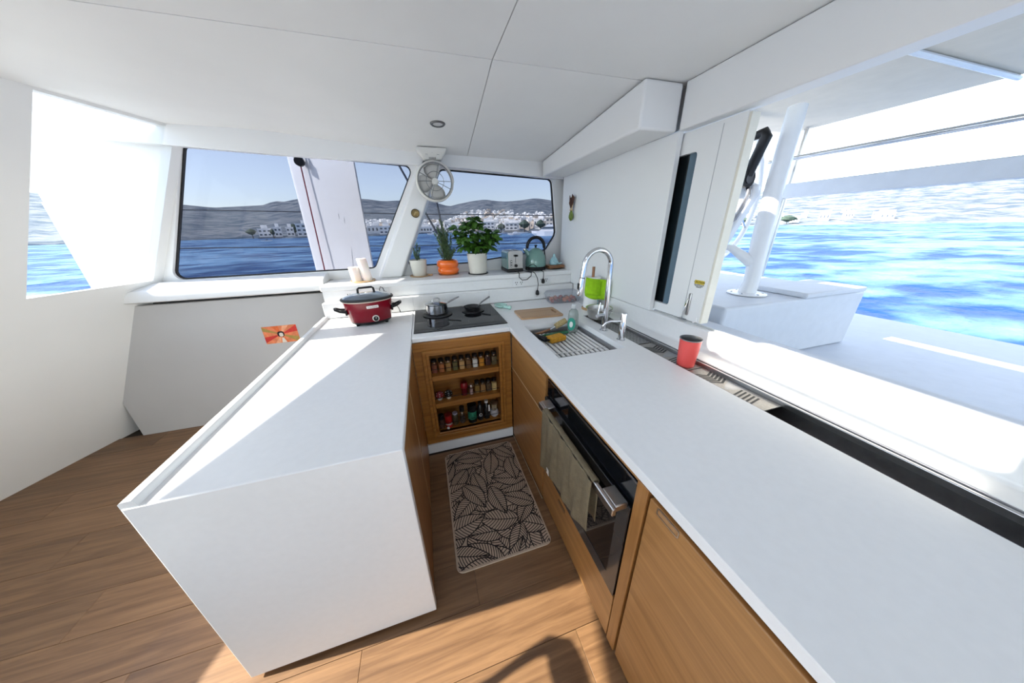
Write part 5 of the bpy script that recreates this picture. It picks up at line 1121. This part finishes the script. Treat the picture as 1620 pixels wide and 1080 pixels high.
# ------------------------------------------------------------------ helm and cockpit seen through the right opening
DECK = mat('deck_white', (0.62, 0.65, 0.70, 1), 0.55, var=0.03, scale=12)
ck = struct(box('deck_cockpit', (1.49, 4.6, -2.6, 2.88, 0.45, 0.55), DECK), 'white cockpit sole outside the right window')
hp = thing('helm_plinth', 'white moulded helm platform outside the right window', 'platform', (1.88, 1.32, 0.551))
MB().box(0.0, 1.5, 0.0, 1.5, 0.0, 0.45).build('moulding', DECK, hp, bevel=0.02, bseg=3)
MB().box(0.75, 1.45, -0.02, 0.35, 0.451, 0.49).build('raised_step', DECK, hp, bevel=0.01)
lg = thing('cockpit_ledge', 'low white ledge between the sliding window and the helm platform', 'ledge', (1.52, 0.2, 0.551))
MB().box(0.0, 0.30, -1.6, 1.6, 0.0, 0.36).build('moulding', DECK, lg, bevel=0.015)
hpt = thing('helm_post', 'thick white leaning post on a round flange by the helm', 'post', (2.42, 1.575, 1.0015))
GW = mat('gloss_white', (0.80, 0.81, 0.83, 1), 0.25, var=0.02)
MB().lathe([(0, 0), (0.12, 0), (0.13, 0.006), (0.125, 0.012), (0.08, 0.016), (0, 0.016)], 32).build('flange', GW, hpt)
MB().tube([(0, 0, 0.01), (0.01, -0.005, 0.10), (0.045, 0.04, 0.40), (0.095, 0.085, 0.80), (0.15, 0.125, 1.25)], [0.058, 0.052, 0.060, 0.058, 0.055], 20).build('tube', GW, hpt)
MB().tube([(0.02, 0.01, 0.22), (-0.10, 0.14, 0.345), (-0.15, 0.19, 0.36)], [0.045, 0.026, 0.016], 14).build('brace', GW, hpt)
for k in range(6):
    a = 2*math.pi*k/6+0.3; MB().lathe([(0, 0), (0.008, 0), (0.006, 0.004), (0, 0.005)], 8, c=(0.10*math.cos(a), 0.10*math.sin(a), 0.015)).build('bolt', CHROME, hpt)
hw = thing('steering_wheel', 'large white steering wheel rim behind the sliding window edge', 'steering wheel', (2.90, 2.28, 1.745))
hw.rotation_euler = (0, 0, math.radians(-76))
MB().tube([(0, 0.556*math.cos(2*math.pi*i/56), 0.556*math.sin(2*math.pi*i/56)) for i in range(56)], 0.024, 12, closed=True).build('rim', GW, hw)
for a in (90, 210, 330):
    c_, s_ = math.cos(math.radians(a)), math.sin(math.radians(a)); MB().tube([(0.03, 0, 0), (0.02, 0.30*c_, 0.30*s_), (0, 0.545*c_, 0.545*s_)], 0.011, 8).build('spoke', CHROME, hw)
MB().tube([(0.0, 0, 0), (0.16, 0, 0)], [0.05, 0.05], 18).build('hub', GW, hw)
hc = thing('helm_console', 'white wedge-shaped helm console with a steel grab handle', 'console', (2.44, 1.75, 1.0015))
MB().prism([(0.33, 0.28), (0.33, 0.86), (0.125, 0.853), (0.005, 0.785), (-0.005, 0.72), (0.05, 0.575), (0.12, 0.39), (0.17, 0.28)], 'x', 0.0, 0.07).build('body', GW, hc, bevel=0.012, bseg=3)
box('column', (0.0, 0.07, 0.24, 0.33, 0.0, 0.285), GW, hc, bevel=0.01)
MB().tube([(-0.005, 0.035, 0.752), (-0.04, 0.018, 0.760), (-0.055, -0.004, 0.750), (-0.060, -0.012, 0.710), (-0.058, 0.015, 0.63), (-0.055, 0.050, 0.555), (-0.045, 0.085, 0.535), (-0.005, 0.105, 0.545)], 0.017, 12).build('grab_handle', mat('grey_steel', (0.42, 0.40, 0.40, 1), 0.25, 0.9), hc)
th = thing('throttle_lever', 'black bent control lever on the helm beside the wheel', 'lever', (2.365, 1.770, 1.828))
MB().tube([(0, -0.02, 0.0), (0, 0.05, 0.0)], 0.060, 20).build('pivot', BLACK, th)
MB().tube([(0, -0.021, 0.0), (0, -0.026, 0.0)], 0.034, 18).build('emblem_disc', mat('dark_grey_disc', (0.06, 0.06, 0.065, 1), 0.4), th)
MB().tube([(0.0, 0.0, 0.02), (0.0, -0.035, 0.15), (0.0, -0.062, 0.248), (0.0, -0.045, 0.275), (0.0, 0.02, 0.268), (0.0, 0.12, 0.245)], [0.036, 0.034, 0.035, 0.032, 0.028, 0.024], 10).build('arm', BLACK, th)
MB().box(-0.03, 0.05, 0.03, 0.16, -0.05, 0.07).build('housing', BLACK, th, bevel=0.01)
rl = thing('cockpit_rail', 'steel and white rails crossing behind the helm', 'rail', (3.55, 2.2, 0.551))
MB().tube([(-0.1, 0.2, 1.53), (0.1, -0.8, 1.55), (0.3, -1.9, 1.57)], 0.02, 10).build('upper_rail', CHROME, rl)
MB().box(0.05, 0.15, -1.9, 0.2, 1.20, 1.33).build('side_beam', DECK, rl, bevel=0.01)
for y_ in (0.1, -1.8): MB().tube([(0.1, y_, 0.0), (0.1, y_, 1.20)], 0.02, 8).build('stanchion', STEEL, rl)
bm_ = thing('bimini_top', 'cream cockpit canopy over the helm, outside the right window', 'canopy', (1.55, 0.0, 2.40))
box('panel', (0.0, 2.4, -2.2, 2.6, 0.0, 0.04), mat('canopy_cream', (0.66, 0.60, 0.50, 1), 0.8, var=0.03), bm_, bevel=0.01)
MB().tube([(0.02, -2.2, -0.012), (0.02, 2.6, -0.012)], 0.016, 10).build('edge_tube', GW, bm_)
for y_ in (-1.0, 0.3, 1.3): MB().tube([(0.0, y_, -0.016), (2.4, y_, -0.016)], 0.015, 8).build('bow', GW, bm_)
for y_ in (-2.0, 2.4): MB().tube([(2.3, y_, -0.01), (2.3, y_, -1.848)], 0.02, 8).build('leg', STEEL, bm_)

# ------------------------------------------------------------------ sea, shore, hills, town
SEAZ = -2.5
M = bpy.data.materials.new('sea_water'); M.use_nodes = True; n_ = M.node_tree; p = n_.nodes['Principled BSDF']
p.inputs['Base Color'].default_value = (0.03, 0.11, 0.28, 1); p.inputs['Roughness'].default_value = 0.5; p.inputs['Specular IOR Level'].default_value = 0.12
ge = n_.nodes.new('ShaderNodeNewGeometry'); hgt = []
for sc_v, st_v in ((0.045, 1.0), (0.30, 0.7)):
    nz = n_.nodes.new('ShaderNodeTexNoise'); nz.inputs['Scale'].default_value = sc_v; nz.inputs['Detail'].default_value = 5
    mp = n_.nodes.new('ShaderNodeMapping'); mp.inputs['Scale'].default_value = (0.6, 1.0, 1); mp.inputs['Rotation'].default_value = (0, 0, 0.15)
    n_.links.new(ge.outputs['Position'], mp.inputs['Vector']); n_.links.new(mp.outputs[0], nz.inputs['Vector']); hgt.append(nz)
ad = n_.nodes.new('ShaderNodeMath'); ad.operation = 'ADD'; n_.links.new(hgt[0].outputs['Fac'], ad.inputs[0]); n_.links.new(hgt[1].outputs['Fac'], ad.inputs[1])
bp = n_.nodes.new('ShaderNodeBump'); bp.inputs['Strength'].default_value = 1.0; bp.inputs['Distance'].default_value = 1.8
n_.links.new(ad.outputs[0], bp.inputs['Height']); n_.links.new(bp.outputs[0], p.inputs['Normal'])
crw = n_.nodes.new('ShaderNodeValToRGB'); crw.color_ramp.elements[0].color = (0.012, 0.058, 0.18, 1); crw.color_ramp.elements[1].color = (0.16, 0.31, 0.50, 1); crw.color_ramp.elements[0].position = 0.8; crw.color_ramp.elements[1].position = 1.2
mrw = n_.nodes.new('ShaderNodeMath'); mrw.operation = 'MULTIPLY'; mrw.inputs[1].default_value = 0.5; n_.links.new(ad.outputs[0], mrw.inputs[0]); n_.links.new(mrw.outputs[0], crw.inputs[0])
crw.color_ramp.elements[0].position = 0.44; crw.color_ramp.elements[1].position = 0.56; n_.links.new(crw.outputs[0], p.inputs['Base Color'])
sea = struct(MB().add([(-1800, -900, SEAZ), (1800, -900, SEAZ), (1800, 1800, SEAZ), (-1800, 1800, SEAZ)], [(0, 1, 2, 3)]).build('sea', M, smooth=False), 'blue rippled sea')
def interp(tab, a):
    if a <= tab[0][0]: return tab[0][1]
    for (a0, v0), (a1, v1) in zip(tab, tab[1:]):
        if a <= a1: return v0+(v1-v0)*(a-a0)/(a1-a0)
    return tab[-1][1]
SHORE = [(-80, 330), (-23.7, 300), (-18.9, 250), (-7, 245), (-2.8, 270), (3.9, 320), (10.9, 225), (18, 205), (25, 215), (40, 330), (55, 460), (120, 480)]
RIDGE = [(-80, 3.2), (-45, 4.4), (-34, 3.9), (-27, 3.2), (-22.5, 3.57), (-21.8, 3.6), (-21.0, 3.95), (-20.1, 4.21), (-19.2, 4.15), (-18.3, 4.37), (-17.6, 4.54), (-13, 5.0), (-7.7, 4.77), (-5.5, 4.49), (-2.3, 4.67), (2.3, 4.56), (4.1, 4.11), (5.5, 3.67), (7, 4.04), (9.75, 4.53), (12, 4.76), (14.5, 4.44), (16, 4.37), (18.4, 4.5), (21.3, 4.81), (23.1, 4.55), (24.2, 4.35), (30, 4.0), (40, 4.6), (54, 4.0), (70, 4.6), (90, 4.0), (120, 3.6)]
def hill_pt(az, t, jit=0.0):
    D0 = interp(SHORE, az); D = D0+1000*t; e1 = interp(RIDGE, az); e0 = -math.degrees(math.atan((1.53-SEAZ-0.6)/D0))
    e = e0+(e1-e0)*(t**0.85); a = math.radians(az)
    return Vector((D*math.sin(a), D*math.cos(a), 1.53+D*math.tan(math.radians(e))+jit))
M = bpy.data.materials.new('hazed_hill_scrub'); M.use_nodes = True; n_ = M.node_tree; p = n_.nodes['Principled BSDF']; p.inputs['Roughness'].default_value = 0.95; p.inputs['Specular IOR Level'].default_value = 0.1
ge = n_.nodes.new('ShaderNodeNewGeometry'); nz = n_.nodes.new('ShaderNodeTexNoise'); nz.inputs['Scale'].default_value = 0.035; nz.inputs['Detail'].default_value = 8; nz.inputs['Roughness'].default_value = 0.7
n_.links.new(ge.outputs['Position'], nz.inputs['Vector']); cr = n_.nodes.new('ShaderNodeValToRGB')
cr.color_ramp.elements[0].color = (0.085, 0.115, 0.150, 1); cr.color_ramp.elements[1].color = (0.24, 0.26, 0.28, 1); cr.color_ramp.elements[0].position = 0.42; cr.color_ramp.elements[1].position = 0.58  # scrub tones lifted and blued, distance haze painted into them
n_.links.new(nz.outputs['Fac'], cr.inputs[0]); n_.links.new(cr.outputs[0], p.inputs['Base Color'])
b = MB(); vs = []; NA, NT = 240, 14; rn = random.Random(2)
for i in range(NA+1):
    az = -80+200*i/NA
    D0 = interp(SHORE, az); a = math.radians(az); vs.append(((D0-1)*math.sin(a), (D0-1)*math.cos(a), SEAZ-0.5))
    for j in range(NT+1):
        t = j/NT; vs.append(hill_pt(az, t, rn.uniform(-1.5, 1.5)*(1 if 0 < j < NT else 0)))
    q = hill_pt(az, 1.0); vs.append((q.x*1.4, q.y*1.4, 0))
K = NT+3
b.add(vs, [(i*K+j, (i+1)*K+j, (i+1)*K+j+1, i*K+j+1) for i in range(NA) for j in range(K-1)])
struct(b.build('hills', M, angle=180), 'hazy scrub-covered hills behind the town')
HWH = mat('house_white', (0.90, 0.89, 0.87, 1), 0.8, var=0.06, scale=0.2); HWIN = mat('house_window', (0.10, 0.12, 0.15, 1), 0.4); HTER = mat('terracotta', (0.42, 0.20, 0.12, 1), 0.8)
def house_mesh(w_, d_, h_, k):
    b = MB(); b.box(-w_/2, w_/2, -d_/2, d_/2, -3, h_, 0); b.box(-w_/2-0.15, w_/2+0.15, -d_/2-0.15, -d_/2+0.2, h_, h_+0.5, 0)
    b.box(-w_*0.1, w_*0.5, -d_*0.1, d_/2, h_, h_+2.4, 0)
    for i in range(3):
        x_ = -w_/2+w_*(i+0.5)/3; b.box(x_-0.6, x_+0.6, -d_/2-0.06, -d_/2, h_*0.35, h_*0.75, 1)
    o = b.build('hillside_house', [HWH if k != 2 else mat('house_cream', (0.70, 0.60, 0.50, 1), 0.8), HWIN], None, smooth=False); me = o.data; bpy.data.objects.remove(o); return me
HM = [house_mesh(9, 8, 5.5, 0), house_mesh(6.5, 6, 4.5, 1), house_mesh(11, 8, 6, 2), house_mesh(7.5, 7, 7, 3)]
rn = random.Random(33); placed = 0
TREES = ((-21.62, 268, 1.5, 5.5), (-18.9, 300, 4, 9.5), (-24.0, 290, 3, 6), (-14.6, 252, 3, 6), (-3.6, 272, 3, 5), (14.9, 214, 2.6, 6), (19.3, 214, 3.4, 8), (22.3, 216, 3, 8), (27.2, 238, 3, 7), (9.4, 248, 3, 8), (54, 470, 8, 9), (56.5, 470, 7, 7), (59, 474, 8, 10))
WFRONT = ((-22.5, 287), (-20.75, 277), (-19.55, 275), (-17.3, 261), (-5.8, 251), (0.8, 310), (6.2, 305), (12.2, 240), (16.8, 227), (24.6, 245))
TREEM = mat('far_tree', (0.05, 0.08, 0.06, 1), 0.9, var=0.3, scale=0.5)
HPOS = []
def put_house(az, t, sc):
    q = hill_pt(az, t)
    if any((q-h_).length < 14*sc for h_ in HPOS): return False
    if any(math.hypot(q.x-D_*math.sin(math.radians(a_)), q.y-D_*math.cos(math.radians(a_))) < 17 for a_, D_ in WFRONT): return False
    if any(math.hypot(q.x-tr_[1]*math.sin(math.radians(tr_[0])), q.y-tr_[1]*math.cos(math.radians(tr_[0]))) < 9+tr_[2] for tr_ in TREES): return False
    HPOS.append(q)
    o = bpy.data.objects.new('hillside_house', HM[rn.randrange(4)]); C.objects.link(o)
    o.location = hill_pt(az, t); o.rotation_euler = (0, 0, -math.radians(az)+rn.uniform(-0.5, 0.5)); o.scale = (sc, sc, sc)
    tag(o, 'small white flat-roofed house on the distant hillside town', 'house', 'houses of the far hillside town')
zones = [(5, 25, 0.03, 0.34, 170), (8, 17, 0.30, 0.58, 45), (-8, 6, 0.03, 0.20, 40), (18, 25, 0.25, 0.35, 25), (-24, -14, 0.02, 0.10, 10)]
for a0, a1, t0, t1, cnt in zones:
    for k in range(cnt*6):
        if len(HPOS) < 285: put_house(rn.uniform(a0, a1), t0+(t1-t0)*rn.random()**1.1, rn.uniform(0.7, 1.15))
# the houses beyond those three hundred, too small to pick apart
b = MB(); ra = random.Random(77)
for k in range(1500):
    u = ra.random(); az = ra.uniform(4.5, 26) if u < 0.72 else ra.uniform(-9, 5); t = ra.uniform(0.05, 0.52)*ra.uniform(0.5, 1) if az > 6 else ra.uniform(0.03, 0.26)
    q = hill_pt(az, t)
    if any(math.hypot(q.x-h_.x, q.y-h_.y) < 14 for h_ in HPOS): continue
    if any(math.hypot(q.x-D_*math.sin(math.radians(a_)), q.y-D_*math.cos(math.radians(a_))) < 17 for a_, D_ in WFRONT): continue
    w_, h2 = ra.uniform(2.2, 4.5), ra.uniform(3.0, 6.5)
    mt_ = Matrix.Translation(q) @ Matrix.Rotation(-math.radians(az)+ra.uniform(-0.7, 0.7), 4, 'Z')
    b.obox(mt_ @ Matrix.Translation((0, 0, h2/2-1.5)), w_, w_*0.8, h2/2+1.5, 0)
    b.obox(mt_ @ Matrix.Translation((w_*0.3, w_*0.2, h2+0.6)), w_*0.5, w_*0.4, 0.9, 0)
    b.obox(mt_ @ Matrix.Translation((-w_*0.3, -w_*0.8, h2*0.5)), w_*0.22, 0.05, h2*0.2, 1)
o = b.build('distant_houses', [HWH, HWIN], None, smooth=False); o['kind'] = 'stuff'; o['label'] = 'mass of tiny white houses covering the far hillside'
# larger buildings on the waterfront, each with its windows
def waterfront(az, D, w_, h_, floors, cols_, lab, off=0.0, m_=HWH):
    a = math.radians(az); t = thing('waterfront_building', lab, 'building', (D*math.sin(a), D*math.cos(a), SEAZ+1.2+off), -a)
    bd_ = MB().box(-w_/2, w_/2, 0, 10, -4, h_); bd_.box(-w_/2-0.3, w_/2+0.3, -0.3, 10, h_, h_+0.5); bd_.build('walls', m_, t, smooth=False)
    MB().box(-w_*0.2, w_*0.3, 3, 9, h_+0.5, h_+2.8).build('roof_block', m_, t, smooth=False)
    for f in range(floors):
        for c_ in range(cols_):
            x_ = -w_/2+w_*(c_+0.5)/cols_; z_ = h_*(f+0.3)/floors; box('window', (x_-w_/cols_*0.28, x_+w_/cols_*0.28, -0.08, 0.0, z_, z_+h_/floors*0.42), HWIN, t)
    box('terrace', (-w_/2-1, w_/2+1, -3.2, -0.1, -3.6, -0.2), mat('quay_stone', (0.34, 0.33, 0.32, 1), 0.9), t)
waterfront(-22.5, 282, 7.5, 5.0, 2, 3, 'pale two-storey waterfront house, left of the white villas by the daggerboard')
waterfront(-20.95, 272, 4.2, 5.8, 2, 2, 'white waterfront villa in the middle of the three left of the daggerboard')
waterfront(-19.45, 270, 4.4, 5.6, 2, 2, 'white waterfront villa next to the tall building by the daggerboard')
waterfront(-17.3, 256, 12, 7.6, 3, 4, 'tall white waterfront building beside the daggerboard edge')
waterfront(-5.8, 246, 9, 5, 2, 3, 'white waterfront building between daggerboard and slanted pillar')
waterfront(0.8, 305, 14, 4.5, 1, 5, 'long low white quay building right of the pillar')
waterfront(6.2, 300, 12, 5.2, 2, 4, 'white quay building behind the tall rosemary')
waterfront(12.2, 235, 11.5, 4.8, 2, 4, 'white two-storey hotel with dark windows right of the basil', 2.0)
waterfront(16.8, 222, 9, 4.5, 2, 3, 'white shorefront building between hotel and motor yacht', 1.0)
waterfront(24.6, 240, 11, 6, 2, 4, 'cream waterfront building behind the motor yacht', 3.0, mat('house_cream2', (0.72, 0.66, 0.58, 1), 0.8))
def far_tree(az, D, r_, h_):
    a = math.radians(az); t = thing('shore_tree', 'dark green tree among the far waterfront houses', 'tree', (D*math.sin(a), D*math.cos(a), SEAZ+0.8), 0, 'trees along the far shore')
    rs_ = random.Random(int(az*100)); MB().lathe([(0, h_*0.25)]+[(r_*math.sin(math.pi*(k+0.5)/7)*rs_.uniform(0.8, 1.15), h_*0.25+h_*0.75*(k+0.5)/7) for k in range(7)]+[(0, h_)], 10, fn=lambda q, z: 1+0.18*math.sin(3*q+z)).build('crown', TREEM, t)
    MB().tube([(0, 0, -2), (0, 0, h_*0.4)], [0.3, 0.2], 6).build('trunk', mat('bark', (0.08, 0.06, 0.04, 1), 0.9), t)
for az, D, r_, h_ in TREES:
    far_tree(az, D, r_, h_)
for k in range(14):
    put_house(rn.uniform(48, 68), rn.uniform(0.02, 0.2), rn.uniform(0.8, 1.2))
def boat(name, lab, az, D, L_, hh_, cabin, rzo=0.0):
    a = math.radians(az); t = thing(name, lab, 'boat', (D*math.sin(a), D*math.cos(a), SEAZ), -a+rzo)
    vs = []
    for z_, k in ((-0.2, 0.86), (hh_*0.5, 0.96), (hh_, 1.0)):
        for u, v in ((-0.5, -0.10), (-0.5, 0.10), (0.1, 0.12), (0.38, 0.07), (0.55 if z_ > 0 else 0.45, 0.0), (0.38, -0.07), (0.1, -0.12)): vs.append((-u*L_*k, v*L_*1.3, z_*(1+0.25*max(0, u))))
    MB().add(vs, [tuple(range(6, -1, -1)), tuple(14+i for i in range(7))]+[(k*7+i, k*7+(i+1) % 7, k*7+7+(i+1) % 7, k*7+7+i) for k in range(2) for i in range(7)]).build('hull', GW, t, smooth=False)
    for nm, (x0, x1, z0, z1, m_) in cabin.items():
        b = MB(); wv = L_*0.085; e_ = (z1-z0)*1.3
        b.add([(x0*L_, -wv, hh_+z0), (x1*L_, -wv, hh_+z0), (x1*L_, wv, hh_+z0), (x0*L_, wv, hh_+z0), (x0*L_+e_, -wv*0.8, hh_+z1), (x1*L_-e_*0.4, -wv*0.8, hh_+z1), (x1*L_-e_*0.4, wv*0.8, hh_+z1), (x0*L_+e_, wv*0.8, hh_+z1)], [(3, 2, 1, 0), (4, 5, 6, 7), (0, 1, 5, 4), (1, 2, 6, 5), (2, 3, 7, 6), (3, 0, 4, 7)])
        b.build(nm, m_, t, smooth=False)
    return t
YW = mat('yacht_glass', (0.10, 0.13, 0.16, 1), 0.2)
boat('motor_yacht', 'large white motor yacht at anchor right of the window, near the kettle', 23.6, 140, 13.5, 2.0, {'cabin': (-0.30, 0.42, 0.0, 1.1, GW), 'window_band': (-0.20, 0.36, 1.1, 1.9, YW), 'flybridge': (-0.10, 0.42, 1.9, 2.9, GW)})
yt = bpy.data.objects['motor_yacht']; box('porthole', (-1.4, 0.2, -1.66, -1.60, 1.0, 1.5), YW, yt)
boat('small_boat', 'small white boat moored left of the motor yacht', 17.3, 165, 7, 0.9, {'cabin': (-0.15, 0.25, 0.0, 0.9, GW)}, 0.2)
boat('small_boat', 'small white boat moored behind the basil leaves', 9.0, 200, 8, 1.0, {'cabin': (-0.2, 0.2, 0.0, 1.0, GW)}, -0.2)
boat('small_boat', 'small white boat close to shore right of the pillar', 2.2, 230, 8, 0.9, {'cabin': (-0.2, 0.2, 0.0, 0.9, GW)}, 0.1)
boat('dinghy', 'tiny dark dinghy on the sea at the far left', -22.6, 190, 4.5, 0.5, {'console': (-0.1, 0.1, 0.0, 0.5, BLACK)}, 0.1)
for az, D in ((15.1, 200), (13.6, 205), (19.0, 195), (8.4, 215)):
    a = math.radians(az); t = thing('sailboat', 'moored sailboat with bare mast off the far town', 'boat', (D*math.sin(a), D*math.cos(a), SEAZ), -a, 'moored sailboats')
    MB().lathe([(0, -0.2), (0.8, 0.0), (1.0, 0.8), (0, 0.9)], 14, sx=4.0, sy=1.2).build('hull', GW, t); MB().tube([(0, 0, 0.8), (0, 0, 11)], 0.08, 6).build('mast', STEEL, t)
